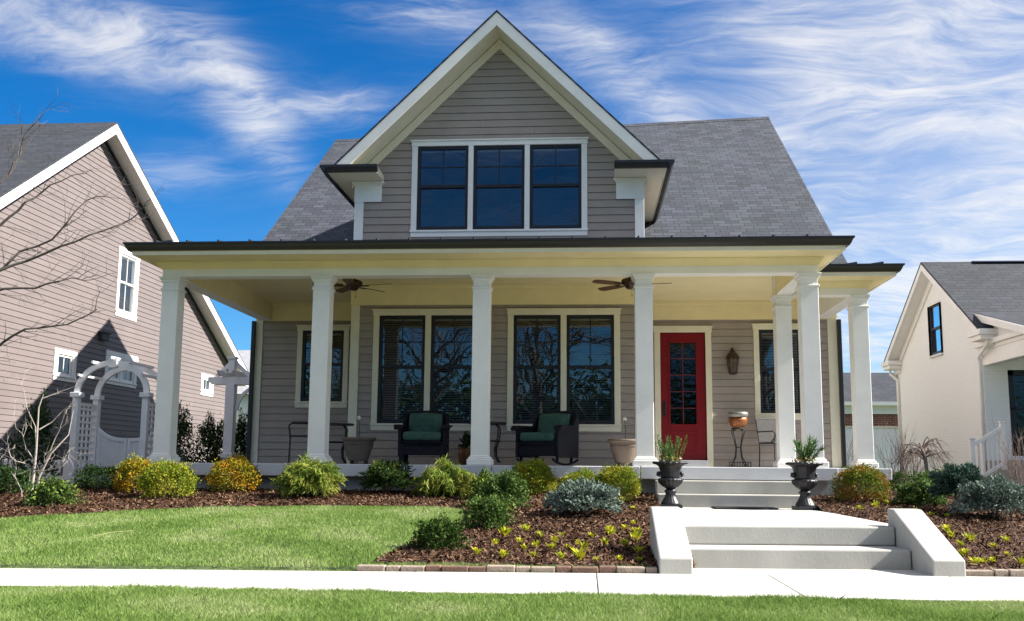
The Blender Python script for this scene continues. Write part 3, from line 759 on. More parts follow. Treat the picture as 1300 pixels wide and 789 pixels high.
#PART2
# ================================================================== NEIGHBOUR HOUSES
def left_house():
    X = -11.6
    h = thing('house', 'pinkish taupe sided house with a plain sunlit gable wall at the left edge', 'house', (-13, 9, -.4), world=True)
    A = (9.679, 8.717); E = (20.548, 3.204); Nn = (-4.0, -.35)            # apex, far eave, near eave (y, z) of the roof edge
    sN = .70; near_y = .8; Nn = (near_y, A[1] - (A[0] - near_y) * sN)
    def L(z): return max(near_y + .4, A[0] - (A[1] - .22 - z) / sN) if z > Nn[1] - .3 else near_y + .4
    sF = (A[1] - E[1]) / (E[0] - A[0])
    def Rr(z): return min(E[0] - .5, A[0] + (A[1] - .22 - z) / sF)
    wins = [(11.055, 12.273, 3.908, 5.798), (8.219, 9.227, 1.933, 2.689), (10.708, 12.514, 2.059, 2.941), (17.145, 18.195, 2.227, 2.941)]
    siding('gable_siding', h, PINKT, TXp(X), -.35, A[1] - .20, L, Rr, [(a + .1, b - .1, c + .1, d - .1) for a, b, c, d in wins])
    T = TXp(X)
    window(h, T, *wins[0], [(wins[0][0] + .14, wins[0][1] - .14)], trim=.14, sill=.14, head=.16, trim_m=WHITE, frame_m=WHITE, mun=(2, 1), lower_mun=(2, 1), crown=False)
    window(h, T, *wins[1], [(wins[1][0] + .17, wins[1][1] - .17)], trim=.16, sill=.12, head=.12, trim_m=WHITE, frame_m=WHITE, meet=0, mun=(2, 1), blind=False, crown=False)
    window(h, T, *wins[2], [(wins[2][0] + .15, wins[2][0] + .84), (wins[2][0] + .97, wins[2][1] - .15)], trim=.15, sill=.12, head=.14, trim_m=WHITE, frame_m=WHITE, meet=0, mun=(2, 2), blind=False, crown=False)
    window(h, T, *wins[3], [(wins[3][0] + .21, wins[3][1] - .21)], trim=.2, sill=.14, head=.14, trim_m=WHITE, frame_m=WHITE, meet=0, mun=(2, 1), blind=False, crown=False)
    MB().prism([(near_y + .4, -.4), (E[0] - .5, -.4), (E[0] - .5, 3.0), (A[0], 7.9), (near_y + .4, 2.9)], 0, -19, X - .35).build('dark_room_panel', DARKIN, h)  # black block in place of the unlit interior
    MB().box(-19, X, near_y + .3, near_y + .4, -.4, 3.0).build('front_siding', PINKT, h)
    MB().box(-19, X + .02, near_y + .35, E[0] - .45, -.9, -.352).build('foundation', CONCD, h)
    r = MB(); t = .05; xo = X + .44
    for (p, q) in ((Nn, A), (A, E)):
        r.prism([p, q, (q[0], q[1] + t), (p[0], p[1] + t)], 0, -20, xo)
    rf = r.build('roof', ROOF2, h)
    b = MB()
    for (p, q) in ((Nn, A), (A, E)): b.prism([(p[0], p[1] - .005), (q[0], q[1] - .005), (q[0], q[1] - .26), (p[0], p[1] - .26)], 0, xo - .03, xo - .005)
    b.build('rake_board', WHITE, rf)
    s = MB()
    for (p, q) in ((Nn, A), (A, E)): s.add([(X, p[0], p[1] - .2), (xo - .03, p[0], p[1] - .2), (xo - .03, q[0], q[1] - .2), (X, q[0], q[1] - .2)], [(0, 1, 2, 3)])
    s.build('rake_soffit', WHITE, rf)
    MB().bar((X + .03, A[0] + .02, A[1] - .27), (X + .03, E[0] - .4, E[1] - .05), .04, .07).build('rake_shadow_strip', BLACK, rf)  # black strip drawn in as the shadow line under the rake
    MB().box(X - .01, xo - .03, E[0] - .6, E[0] + .02, E[1] - .42, E[1] - .14).build('eave_return', WHITE, h, bevel=.01)
    MB().box(X + .03, X + .14, 10.25, 10.6, 3.15, 3.33).prism([(10.2, 3.33), (10.65, 3.33), (10.65, 3.36), (10.2, 3.36)], 0, X + .02, X + .18).build('wall_vent', mat('dark_vent', (.03, .03, .035), .6), h)
left_house()

PBRICK = brickmat('painted_brick', (.81, .84, .85), (.79, .82, .83), (.765, .79, .80), .2, .07, 1, .2)
PBRICKX = brickmat('painted_brick_front', (.81, .84, .85), (.79, .82, .83), (.765, .79, .80), .2, .07, 0, .2)
TRIMW = mat('white_trim_paint', (.80, .80, .78), .5, .04, 4)
def right_house():
    X = 9.5; y0, y1 = 7.75, 13.55
    h = thing('house', 'white painted brick house with a dark roof and a covered porch at the right edge', 'house', (13, 10, -.4), world=True)
    A = (10.35, 5.0); F = (13.7, 2.90); Nn = (7.05, 2.88)
    win = (10.05, 10.85, 2.72, 4.02)
    w = MB(); sl = lambda y: (A[1] - .25 - abs(y - A[0]) * (A[1] - F[1]) / (F[0] - A[0]))
    yy = [y0, win[0], win[1], y1]
    w.add([(X, y0, -.6), (X, win[0], -.6), (X, win[0], sl(win[0])), (X, y0, sl(y0) if sl(y0) > 0 else 2.6)], [(0, 1, 2, 3)])
    w.add([(X, win[1], -.6), (X, y1, -.6), (X, y1, sl(y1)), (X, win[1], sl(win[1]))], [(0, 1, 2, 3)])
    w.add([(X, win[0], -.6), (X, win[1], -.6), (X, win[1], win[2]), (X, win[0], win[2])], [(0, 1, 2, 3)])
    w.add([(X, win[0], win[3]), (X, win[1], win[3]), (X, win[1], sl(win[1])), (X, A[0], sl(A[0])), (X, win[0], sl(win[0]))], [(0, 1, 2, 3, 4)])
    w.add([(X, win[0], win[2]), (X, win[1], win[2]), (X + .12, win[1], win[2]), (X + .12, win[0], win[2]), (X, win[0], win[3]), (X, win[1], win[3]), (X + .12, win[1], win[3]), (X + .12, win[0], win[3])],
          [(0, 1, 2, 3), (4, 5, 6, 7), (0, 3, 7, 4), (1, 2, 6, 5)])
    w.build('brick_gable_wall', PBRICK, h)
    f = MB(); d0, d1, dz0, dz1 = 10.0, 11.0, .30, 2.13
    f.box(X + .002, d0, y0, y0 + .2, -.6, 2.8).box(d1, 18, y0, y0 + .2, -.6, 2.8).box(d0, d1, y0, y0 + .2, dz1, 2.8).box(d0, d1, y0, y0 + .2, -.6, dz0)
    f.build('brick_front_wall', PBRICKX, h)
    window(h, TXm(X), win[0], win[1], win[2], win[3], [(win[0] + .02, win[1] - .02)], trim=.0, sill=.05, head=.0, trim_m=PBRICK, mun=(1, 1), blind=False, crown=False, proud=.05, fw=.06)
    d = MB(); T = TY(y0 + .02)
    for a, b, c, e in ((d0, d0 + .12, dz0, dz1), (d1 - .12, d1, dz0, dz1), (d0, d1, dz1 - .12, dz1), (d0, d1, dz0, dz0 + .3), (d0 + .48, d0 + .53, dz0, dz1), (d0, d1, 1.28, 1.32)): tbox(d, T, a, b, -.06, .01, c, e)
    door = d.build('door', BLACK, h, bevel=.003)
    MB().add([T(d0, -.03, dz0), T(d1, -.03, dz0), T(d1, -.03, dz1), T(d0, -.03, dz1)], [(0, 1, 2, 3)]).build('pane', GLASSD, door)
    MB().box(X + .65, 18, y0 + .6, y0 + .7, -.5, 2.7).build('dark_room_panel', DARKIN, h); MB().prism([(y0 + .3, -.5), (y1 - .2, -.5), (y1 - .2, 2.6), (A[0], 4.5), (y0 + .3, 2.6)], 0, X + .5, X + .6).build('dark_room_panel', DARKIN, h)  # black panels where the rooms would only be unlit
    r = MB(); t = .05; xo = X - .32
    for (p, q) in ((Nn, A), (A, F)): r.prism([p, q, (q[0], q[1] + t), (p[0], p[1] + t)], 0, xo, 20)
    rf = r.build('roof', ROOF2, h)
    MB().prism([(A[0] - .16, A[1] + .01), (A[0], A[1] + .07), (A[0] + .16, A[1] + .01)], 0, X + .9, 19).build('ridge_vent', BLACK, rf)
    b = MB()
    for (p, q) in ((Nn, A), (A, F)): b.prism([(p[0], p[1] - .005), (q[0], q[1] - .005), (q[0], q[1] - .17), (p[0], p[1] - .17)], 0, xo + .003, xo + .03)
    b.build('rake_board', TRIMW, rf)
    s = MB()
    for (p, q) in ((Nn, A), (A, F)): s.add([(X, p[0], p[1] - .16), (xo + .03, p[0], p[1] - .16), (xo + .03, q[0], q[1] - .16), (X, q[0], q[1] - .16)], [(0, 1, 2, 3)])
    s.build('rake_soffit', TRIMW, rf)
    fz = MB()
    for (p, q) in ((Nn, A), (A, F)): fz.prism([(p[0], p[1] - .15), (q[0], q[1] - .15), (q[0], q[1] - .36), (p[0], p[1] - .36)], 0, X - .035, X - .003)
    fz.build('rake_frieze', TRIMW, rf)
    for (ya, yb) in ((F[0] - .55, F[0] + .12), (Nn[0] - .12, Nn[0] + .55)):
        e = MB().box(xo - .04, X + .25, ya, yb, 2.80, 2.92).box(xo, X + .2, ya + .05, yb - .05, 2.70, 2.80).box(X - .06, X + .15, ya + .12, yb - .12, 2.58, 2.70)
        e.build('eave_return', TRIMW, h, bevel=.01)
    for yd in (F[0] - .02, Nn[0] + .02):
        g = MB(); yw = y1 - .1 if yd > 10 else y0 + .06
        g.tube([(X - .16, yd, 2.72), (X - .16, yd + (.0 if yd > 10 else .0), 2.6), (X - .06, yw, 2.42), (X - .05, yw, 2.3), (X - .05, yw, -.3)], .035, 8)
        g.build('downspout', TRIMW, h, smooth=True)
    # porch: shed roof with a rake and a side triangle over the beam
    p = MB().prism([(y0 + .0, 3.38), (4.6, 2.55), (4.6, 2.50), (y0 + .0, 3.33)], 0, X - .12, 20)
    pr = p.build('porch_roof', ROOF2, h)
    MB().prism([(y0 + .6, 3.52), (4.6, 2.545), (4.6, 2.40), (y0 + .6, 3.36)], 0, X - .15, X - .12).build('rake_board', TRIMW, pr)
    MB().prism([(y0, 2.72), (y0, 3.30), (5.5, 2.72)], 0, X + .02, X + .06).build('gable_panel', TRIMW, pr)
    MB().box(X - .08, X + .1, 4.4, y0 + .25, 2.62, 2.73).box(X - .02, X + .1, 4.5, y0, 2.54, 2.62).build('porch_gutter', TRIMW, h, bevel=.012)
    MB().box(X + .0, X + .22, 4.5, y0 - .003, 2.22, 2.54).build('porch_beam', TRIMW, h, bevel=.006)
    MB().box(X + .225, 18, 4.5, y0 - .003, 2.50, 2.53).build('porch_ceiling', TRIMW, h)
    MB().box(X + .0, X + .22, 4.6, 4.82, .22, 2.22).build('porch_column', TRIMW, h, bevel=.006)
    MB().box(X - .05, 18, 4.5, y0 - .003, -.6, .2).build('porch_slab', CONCD, h, bevel=.01)
right_house()
def railing():
    r = thing('stair_railing', 'white wooden stair railing climbing to the dark door of the painted brick house', 'railing', (8.7, 6.4, -.4), world=True)
    y = 6.4; a = (8.66, y); 
    for x, zt, zb in ((8.66, .60, -.45), (9.27, .93, .0)):
        MB().box(x - .045, x + .045, y - .045, y + .045, zb, zt).box(x - .06, x + .06, y - .06, y + .06, zt, zt + .03).build('post', TRIMW, r, bevel=.006)
    MB().bar((8.70, y, .50), (9.24, y, .82), .06, .07).build('top_rail', TRIMW, r)
    MB().bar((8.70, y, -.22), (9.24, y, .12), .05, .06).build('bottom_rail', TRIMW, r)
    for k in range(1, 6):
        t = k / 6; x = 8.70 + .54 * t; MB().box(x - .016, x + .016, y - .016, y + .016, -.2 + .34 * t, .48 + .32 * t).build('baluster', TRIMW, r)
railing()
BRICK = brickmat('red_brick', (.20, .055, .035), (.13, .035, .025), (.3, .24, .2), .22, .075, 0)
def garage():
    h = thing('garage', 'detached garage with a red brick band above its wide white door', 'garage', (12.7, 27, -.4), world=True)
    y = 26.0; k = 1.0
    MB().box(9.5, 15.5, y, y + 6, -.5, 1.69).build('garage_wall', TRIMW, h)
    MB().box(9.48, 15.52, y - .03, y - .003, 1.70, 2.17).box(9.48, 15.52, y, y + 6, 1.691, 2.6).build('brick_band', BRICK, h)
    MB().box(9.7, 15.3, y - .06, y - .004, -.5, 1.62).build('garage_door', mat('garage_door_white', (.72, .73, .78), .5, .04, 3), h)
    MB().box(9.4, 15.6, y - .10, y - .004, 1.63, 1.695).build('door_head', OFFW, h)
    MB().box(9.35, 15.65, y - .12, y - .035, 2.175, 2.50).build('fascia', TRIMW, h)
    MB().box(9.3, 15.7, y - .42, y - .10, 2.50, 2.64).build('gutter', TRIMW, h)
    MB().prism([(y - .4, 2.64), (y + 3.4, 4.15), (y + 7.2, 2.64)], 0, 9.2, 14.9).build('roof', ROOF2, h)
    MB().box(13.35, 13.5, y - .16, y - .035, 1.80, 2.05).build('lamp', BRONZE, h, bevel=.02)
garage()
def far_left():
    h = thing('garage', 'distant pale garage with a light grey roof glimpsed between the pergola and the porch', 'garage', (-9.6, 30, -.4), world=True)
    MB().box(-15.5, -9.2, 29, 34, -.5, 3.1).build('garage_wall', TRIMW, h)
    MB().prism([(28.6, 3.1), (31.5, 5.4), (34.4, 3.1)], 0, -15.8, -8.9).build('roof', mat('pale_shingles', (.30, .30, .32), .85, .2, 3, .3, 20), h)
far_left()

# ================================================================== ARBOR, PERGOLA, FENCES
AW = mat('arbor_white', (.78, .78, .80), .55, .06, 5, .05, 40)
def arbor():
    a = thing('garden_arbor', 'white arched garden arbor with lattice sides and a swooping double gate', 'arbor', (-8.25, 4.5, -.45), world=True)
    x0, x1 = -8.95, -7.55; cx = (x0 + x1) / 2; y0, y1 = 4.5, 5.3; zs = 1.32
    for y in (y0, y1):
        for x in (x0, x1):
            MB().box(x - .06, x + .06, y - .06, y + .06, -.5, zs).box(x - .10, x + .10, y - .10, y + .10, zs - .06, zs + .03).build('post', AW, a, bevel=.008)
        m = MB(); rx = (x1 - x0) / 2; rz = .58; n = 22
        prev = None
        for i in range(n):
            t0, t1 = math.pi * i / n, math.pi * (i + 1) / n
            q = [(cx - (rx + d) * math.cos(t), zs + .03 + (rz + d) * math.sin(t)) for t, d in ((t0, -.055), (t0, .055), (t1, .055), (t1, -.055))]
            m.prism(q, 1, y - .03, y + .03)
        m.box(cx - .08, cx + .08, y - .045, y + .045, zs + rz - .06, zs + rz + .13)
        m.build('arch', AW, a)
    for t in (.16, .33, .5, .67, .84):
        x = cx - .72 * math.cos(math.pi * t); z = zs + .03 + .65 * math.sin(math.pi * t)
        MB().box(x - .02, x + .02, y0 - .15, y1 + .15, z, z + .05).build('purlin', AW, a)
    for x in (x0, x1):
        m = MB()
        for k in range(11): m.box(x - .014, x + .014, y0 + .06, y1 - .06, -.26 + k * .128, -.26 + k * .128 + .045)
        for k in range(4): m.box(x - .02, x + .004, y0 + .13 + k * .165, y0 + .13 + k * .165 + .045, -.30, 1.12)
        m.box(x - .03, x + .03, y0 + .06, y1 - .06, 1.10, 1.16).box(x - .03, x + .03, y0 + .06, y1 - .06, -.36, -.29)
        m.build('lattice_panel', AW, a)
    yg = y1 - .02
    for s, g0, g1 in ((-1, x0 + .07, cx - .008), (1, cx + .008, x1 - .07)):
        m = MB(); n = 12
        top = lambda x: .47 + .30 * ((abs(x - cx) / (x1 - cx)) ** 3.0)
        xs = [g0 + (g1 - g0) * i / n for i in range(n + 1)]
        for p, q in zip(xs[:-1], xs[1:]): m.prism([(p + .002, -.38), (q - .002, -.38), (q - .002, top(q) - .04), (p + .002, top(p) - .04)], 1, yg, yg + .025)
        for p, q in zip(xs[:-1], xs[1:]): m.prism([(p, top(p) - .05), (q, top(q) - .05), (q, top(q) + .02), (p, top(p) + .02)], 1, yg - .02, yg + .045)
        m.box(g0, g0 + .06, yg - .018, yg - .002, -.38, top(g0) - .05).box(g1 - .06, g1, yg - .018, yg - .002, -.38, top(g1) - .05).box(g0 + .06, g1 - .06, yg - .018, yg - .002, -.38, -.29)
        m.build('gate', AW, a)
arbor()
def pergola():
    p = thing('pergola', 'grey white timber pergola post with crossed beams beside the left end of the porch', 'pergola', (-6.8, 7, -.45), world=True)
    for x, y in ((-6.79, 7.0), (-5.95, 7.3)):
        MB().box(x - .10, x + .10, y - .10, y + .10, -.5, 1.72).box(x - .13, x + .13, y - .13, y + .13, .12, .22).box(x - .07, x + .07, y - .07, y + .07, 1.96, 2.28).box(x - .10, x + .10, y - .1, y + .1, 2.28, 2.33).build('post', AW, p, bevel=.008)
    for y in (6.93, 7.16): MB().prism([(-7.30, 1.80), (-7.22, 1.72), (-5.5, 1.72), (-5.5, 1.88), (-7.30, 1.88)], 1, y, y + .05).build('beam', AW, p)
    for x in (-6.95, -6.62, -6.2, -5.8): MB().prism([(6.55, 1.98), (6.65, 1.885), (9.2, 1.885), (9.2, 2.0), (6.55, 2.0)], 0, x - .02, x + .02).build('rafter', AW, p)
    MB().bar((-7.15, 7.05, 1.9), (-6.79, 7.05, 2.25), .05, .08).bar((-6.4, 7.05, 1.9), (-6.79, 7.05, 2.25), .05, .08).build('brace', AW, p)
    m = MB(); n = 8
    for i in range(n):
        t0, t1 = R_(90) * i / n, R_(90) * (i + 1) / n
        m.prism([(-6.69 + .6 - .6 * math.cos(t) - (0) + dd * math.cos(t), 1.15 + .58 * math.sin(t) - dd * math.sin(t)) for t, dd in ((t0, 0), (t0, .07), (t1, .07), (t1, 0))], 1, 6.98, 7.04)
    m.build('curved_brace', AW, p)
pergola()
def fences():
    f = thing('fence', 'black metal picket fence standing in shade at the far left', 'fence', (-10.2, 3.5, -.45), world=True)
    MB().box(-10.9, -9.35, 3.48, 3.5, .34, .37).box(-10.9, -9.35, 3.48, 3.5, -.30, -.27).build('rail', IRON, f)
    m = MB()
    for k in range(17): m.box(-10.88 + k * .095, -10.865 + k * .095, 3.484, 3.496, -.45, .42)
    m.build('pickets', IRON, f)
    g = thing('fence', 'low white board fence joining the left side of the garden arbor', 'fence', (-9.6, 5.2, -.45), world=True)
    MB().box(-10.8, -9.05, 5.2, 5.23, -.05, .05).box(-10.8, -9.05, 5.2, 5.23, -.35, -.27).build('rail', AW, g)
    m = MB()
    for k in range(11): m.box(-10.78 + k * .16, -10.68 + k * .16, 5.175, 5.197, -.45, .02)
    m.build('pickets', AW, g)
    g = thing('fence', 'short cream picket fence behind the round green ball shrub at right', 'fence', (6.2, 5.5, -.4), world=True)
    MB().box(5.72, 6.75, 5.5, 5.52, -.22, -.17).build('rail', OFFW, g)
    m = MB()
    for k in range(8): m.prism([(5.74 + k * .13, -.42), (5.82 + k * .13, -.42), (5.82 + k * .13, -.10), (5.78 + k * .13, -.05), (5.74 + k * .13, -.10)], 1, 5.475, 5.497)
    m.build('pickets', OFFW, g)
fences()
# ================================================================== PLANTS
def rand_dirs(n):
    v = rng.normal(size=(n, 3)); return v / np.linalg.norm(v, axis=1)[:, None]
def quads(c, d, w, ln, wd):
    """leaf quads: centre c, long direction d, side w"""
    a = d * (ln / 2)[:, None]; b = w * (wd / 2)[:, None]
    V = np.stack([c - a - b * .35, c - a * .1 + b * -1 + 0 * a, c + a, c - a * .1 + b], 1)
    V[:, 0] = c - a
    return V.reshape(-1, 3), np.arange(len(c) * 4).reshape(-1, 4)
def merge(parts):
    Vs = []; Fs = []; o = 0
    for V, F in parts: Vs.append(V); Fs.append(F + o); o += len(V)
    return np.concatenate(Vs), np.concatenate(Fs)
def foliage(n, w, dpt, h, leaf=.035, aspect=.6, out=.5, lump=.16, fill=.45, droop=0.0, seed=0, flat=.0):
    """leaves through the outer volume of a lumpy mound with base at z=0"""
    r = np.random.default_rng(seed + 5)
    u = r.normal(size=(n, 3)); u /= np.linalg.norm(u, axis=1)[:, None]; u[:, 2] = np.where(u[:, 2] < -.55, -u[:, 2], u[:, 2])
    ph = r.uniform(0, 6.28, 6)
    lm = 1 + lump * (np.sin(u[:, 0] * 4.1 + ph[0]) * np.sin(u[:, 1] * 4.7 + ph[1]) + .6 * np.sin(u[:, 2] * 6 + u[:, 0] * 7 + ph[2]) + .4 * np.sin(u[:, 1] * 11 + ph[3]) * np.sin(u[:, 0] * 10 + ph[4]))
    rad = (fill + (1 - fill) * r.random(n) ** .45) * lm * (1 + .22 * r.random(n) ** 9)
    p = u * rad[:, None] * np.array([w * .54, dpt * .54, h * .64]); p[:, 2] += h * .40
    p[:, 2] = np.where(p[:, 2] < .0, r.uniform(0, .10, n), p[:, 2])
    d = u * out + r.normal(size=(n, 3)) * .6; d[:, 2] += .25 - droop; d /= np.linalg.norm(d, axis=1)[:, None]
    s = np.cross(d, r.normal(size=(n, 3))); s /= np.linalg.norm(s, axis=1)[:, None] + 1e-9
    ln = leaf * (.55 + .95 * r.random(n))
    return quads(p, d, s, ln, ln * aspect)
def needles(n, w, dpt, h, ln=.06, seed=0, per=9, droop=.0, lump=.25, fill=.3, thin=.10):
    """conifer twigs: every twig is a fan of narrow blades along an axis that points out of the mound"""
    r = np.random.default_rng(seed + 77)
    u = r.normal(size=(n, 3)); u /= np.linalg.norm(u, axis=1)[:, None]; u[:, 2] = np.where(u[:, 2] < -.35, -u[:, 2], u[:, 2])
    ph = r.uniform(0, 6.28, 6)
    lm = 1 + lump * (np.sin(u[:, 0] * 5 + ph[0]) * np.sin(u[:, 1] * 5 + ph[1]) + .7 * np.sin(u[:, 2] * 7 + u[:, 0] * 8 + ph[2]))
    rad = (fill + (1 - fill) * r.random(n) ** .5) * lm
    p = u * rad[:, None] * np.array([w * .53, dpt * .53, h * .60]); p[:, 2] += h * .40; p[:, 2] = np.where(p[:, 2] < .0, r.uniform(.01, .12, n), p[:, 2])
    ax = u + r.normal(size=(n, 3)) * .35; ax[:, 2] += .2 - droop; ax /= np.linalg.norm(ax, axis=1)[:, None]
    parts = []
    for k in range(per):
        t = k / per
        d = ax + r.normal(size=(n, 3)) * .55; d /= np.linalg.norm(d, axis=1)[:, None]
        s = np.cross(d, r.normal(size=(n, 3))); s /= np.linalg.norm(s, axis=1)[:, None] + 1e-9
        l = ln * (.6 + .6 * r.random(n))
        parts.append(quads(p + ax * (ln * 1.1 * (t - .3)), d, s, l, l * thin * 2))
    return merge(parts)
STEM = mat('shrub_stem', (.10, .075, .055), .9, .3, 20)
def stems(h, w, n=5, seed=1, r0=.012):
    rr = random.Random(seed); m = MB()
    for i in range(n):
        a = rr.uniform(0, 6.28); q = rr.uniform(.15, .4) * w
        m.tube([(0, 0, -.03), (math.cos(a) * q * .4, math.sin(a) * q * .4, h * .3), (math.cos(a) * q, math.sin(a) * q, h * .75)], [r0, r0 * .8, r0 * .3], 5)
    return m
G_DK = leafmat('leaf_dark_green', [(.012, .03, .008), (.03, .065, .016), (.05, .095, .025)])
G_MID = leafmat('leaf_mid_green', [(.03, .065, .014), (.07, .125, .028), (.13, .19, .05)], big=3)
G_YEL = leafmat('leaf_yellow_green', [(.05, .10, .01), (.14, .20, .016), (.27, .28, .025), (.42, .34, .04)], big=4)
G_ORA = leafmat('leaf_orange', [(.045, .085, .01), (.15, .18, .015), (.38, .24, .016), (.50, .16, .015)], big=5)
G_RED = leafmat('leaf_green_red', [(.03, .075, .01), (.07, .13, .012), (.14, .17, .016), (.30, .11, .02), (.34, .05, .02)], big=5)
G_THR = leafmat('leaf_thread_gold', [(.05, .10, .015), (.13, .20, .03), (.25, .28, .05), (.38, .34, .07)], big=4)
G_SPR = leafmat('leaf_blue_spruce', [(.05, .085, .055), (.12, .17, .135), (.22, .28, .24), (.29, .33, .26)], big=5, transl=.1)
G_SPR2 = leafmat('leaf_green_spruce', [(.02, .045, .03), (.05, .095, .07), (.10, .155, .12)], big=5, transl=.1)
G_BOX = leafmat('leaf_boxwood', [(.015, .04, .006), (.035, .075, .012), (.06, .10, .018)])
G_LILY = leafmat('leaf_lily_shoot', [(.20, .27, .012), (.42, .43, .025), (.60, .52, .04)], transl=.35)
G_ROSE = leafmat('leaf_rosemary', [(.03, .08, .02), (.07, .15, .035), (.12, .20, .06)])
SHR = 'shrubs planted in the mulch beds'
def shrub(name, label, x, y, w, h, m, kind='leaf', n=1500, z=None, seed=0, second=None, **k):
    zz = gz(x, y) + .0 if z is None else z
    t = thing(name, label, 'shrub', (x, y, zz), rng.uniform(0, 6), group=SHR)
    if kind == 'leaf': V, F = foliage(int(n * 3.0), w, w * .95, h, seed=seed, **dict(k, leaf=k.get('leaf', .035) * .78))
    else: V, F = needles(int(n * 2.0), w, w * .95, h, seed=seed, **k)
    np_mesh('foliage', V, F, m, t)
    if second:
        V, F = foliage(second[1], w * second[2], w * second[2] * .95, h * second[3], leaf=second[4], seed=seed + 9, lump=.3); V[:, 2] += h * (1 - second[3]) * 1.05
        np_mesh('new_growth', V, F, second[0], t)
    stems(h, w, 5, seed + 3).build('stem', STEM, t)
    return t
shrub('round_shrub', 'low dark green shrub in the shade in front of the arbor gate', -5.85, -.5, .62, .33, G_DK, n=1700, seed=1, leaf=.03)
shrub('round_shrub', 'yellow and orange mound behind the bright green one by the first porch column', -5.16, -.84, .56, .44, G_ORA, n=2600, seed=2, leaf=.032, second=(G_YEL, 1300, .98, .8, .026))
shrub('round_shrub', 'bright yellow green clipped mound in front of the first porch column', -4.48, -1.36, .66, .45, G_YEL, n=3200, seed=3, leaf=.03, lump=.08, second=(G_ORA, 220, .9, .4, .028))
shrub('round_shrub', 'fiery orange clipped mound against the shaded porch foundation', -3.89, -.55, .68, .46, G_ORA, n=3200, seed=4, leaf=.03, lump=.08)
shrub('thread_cypress', 'gold tipped feathery cypress in front of the second porch column', -2.69, -1.1, .70, .46, G_THR, kind='needle', n=620, ln=.11, droop=1.0, thin=.05, seed=5)
shrub('dwarf_conifer', 'dark green dwarf conifer with yellow front growth below the green armchair', -1.77, -.5, .62, .42, G_DK, kind='needle', n=560, ln=.06, seed=6, second=(G_THR, 1100, .85, .55, .03))
shrub('thread_cypress', 'pale weeping cypress with two gold humps left of the third porch column', -.9, -.75, .66, .42, G_THR, kind='needle', n=640, ln=.12, droop=1.7, thin=.045, seed=7, lump=.3)
shrub('round_shrub', 'smooth lime green mound standing highest behind the leafy green shrubs', .24, -.32, .62, .46, G_YEL, n=3000, seed=8, leaf=.028, lump=.1)
shrub('leafy_shrub', 'loose mid green leafy shrub in front of the lime green mound', -.02, -1.85, .52, .40, G_MID, n=1500, seed=9, leaf=.045, lump=.28, fill=.3)
shrub('leafy_shrub', 'ragged light green shrub with thin sprigs left of the lime green mound', -.36, -1.1, .34, .34, G_MID, n=800, seed=10, leaf=.045, lump=.35, fill=.3, second=(G_YEL, 200, .9, .6, .04))
shrub('leafy_shrub', 'small green shrub with pale tips at the middle of the lawn edge', -.04, -3.6, .48, .31, G_MID, n=1300, seed=11, leaf=.04, lump=.25, fill=.3, second=(G_THR, 160, .9, .6, .03))
shrub('leafy_shrub', 'dark green low shrub nearest the brick edging', -.36, -5.0, .42, .26, G_BOX, n=1100, seed=12, leaf=.036, lump=.25, fill=.3)
shrub('round_shrub', 'flat yellow green shrub peeking over the blue spruce', .92, -.6, .56, .36, G_YEL, n=2200, seed=13, leaf=.028, lump=.12)
shrub('dwarf_spruce', 'silvery blue dwarf spruce spreading in the bed left of the steps', .95, -2.45, .80, .38, G_SPR, kind='needle', n=900, ln=.055, seed=14, lump=.22, thin=.15)
shrub('round_shrub', 'green clipped mound with a golden top left of the porch steps', 1.40, -.62, .58, .42, G_YEL, n=2900, seed=15, leaf=.028, lump=.08, second=(G_ORA, 200, .85, .35, .026))
shrub('round_shrub', 'large green and red clipped mound right of the porch steps', 4.58, -.62, .68, .46, G_RED, n=3300, seed=16, leaf=.03, lump=.07)
shrub('ball_shrub', 'small dark round ball shrub at the corner of the white brick house', 5.98, 2.35, .33, .36, G_BOX, n=1700, seed=17, leaf=.022, lump=.04, z=-.42)
shrub('leafy_shrub', 'fresh green spreading shrub under the weeping bare tree', 5.22, -.95, .52, .30, G_MID, n=2000, seed=18, leaf=.04, lump=.25, fill=.3)
shrub('leafy_shrub', 'olive green low shrub between the weeping tree and the grey blue spruce', 5.85, .4, .7, .34, G_MID, n=1700, seed=19, leaf=.04, lump=.25, fill=.3)
shrub('dwarf_spruce', 'broad grey blue spruce on a short trunk at the right edge of the bed', 5.68, -2.1, .78, .44, G_SPR, kind='needle', n=850, ln=.055, seed=20, lump=.22, thin=.15)
shrub('dwarf_spruce', 'green tinged spruce joined to the left of the grey blue spruce', 5.46, -1.55, .52, .42, G_SPR2, kind='needle', n=750, ln=.055, seed=21, lump=.22, thin=.15, z=-.40)
shrub('leafy_shrub', 'small pale green shrub at the foot of the white stemmed sapling', -5.46, -2.4, .50, .30, G_MID, n=1300, seed=22, leaf=.04, lump=.3, fill=.3, second=(G_THR, 250, .95, .7, .035))
shrub('leafy_shrub', 'dark shrub at the left edge behind the mulch', -6.75, -1.2, .7, .34, G_DK, n=1500, seed=23, leaf=.04)
def evergreen(label, x, y, w, h, seed, m=None, n=1500):
    t = thing('evergreen_shrub', label, 'shrub', (x, y, -.43), 0, 'dark evergreens along the neighbouring house')
    V, F = foliage(n, w, w, h, leaf=.07, aspect=.45, out=.3, lump=.22, fill=.3, seed=seed); 
    zz = V[:, 2] / h; V[:, :2] *= (1.08 - .52 * np.clip(zz, 0, 1) ** 2.2)[:, None]
    np_mesh('foliage', V, F, m or G_DK, t); MB().tube([(0, 0, -.1), (0, 0, h * .8)], [.03, .01], 6).build('stem', STEM, t)
evergreen('tall dark evergreen climbing the wall behind the white stemmed sapling', -8.95, 3.2, .75, 1.5, 31, G_DK, 2600)
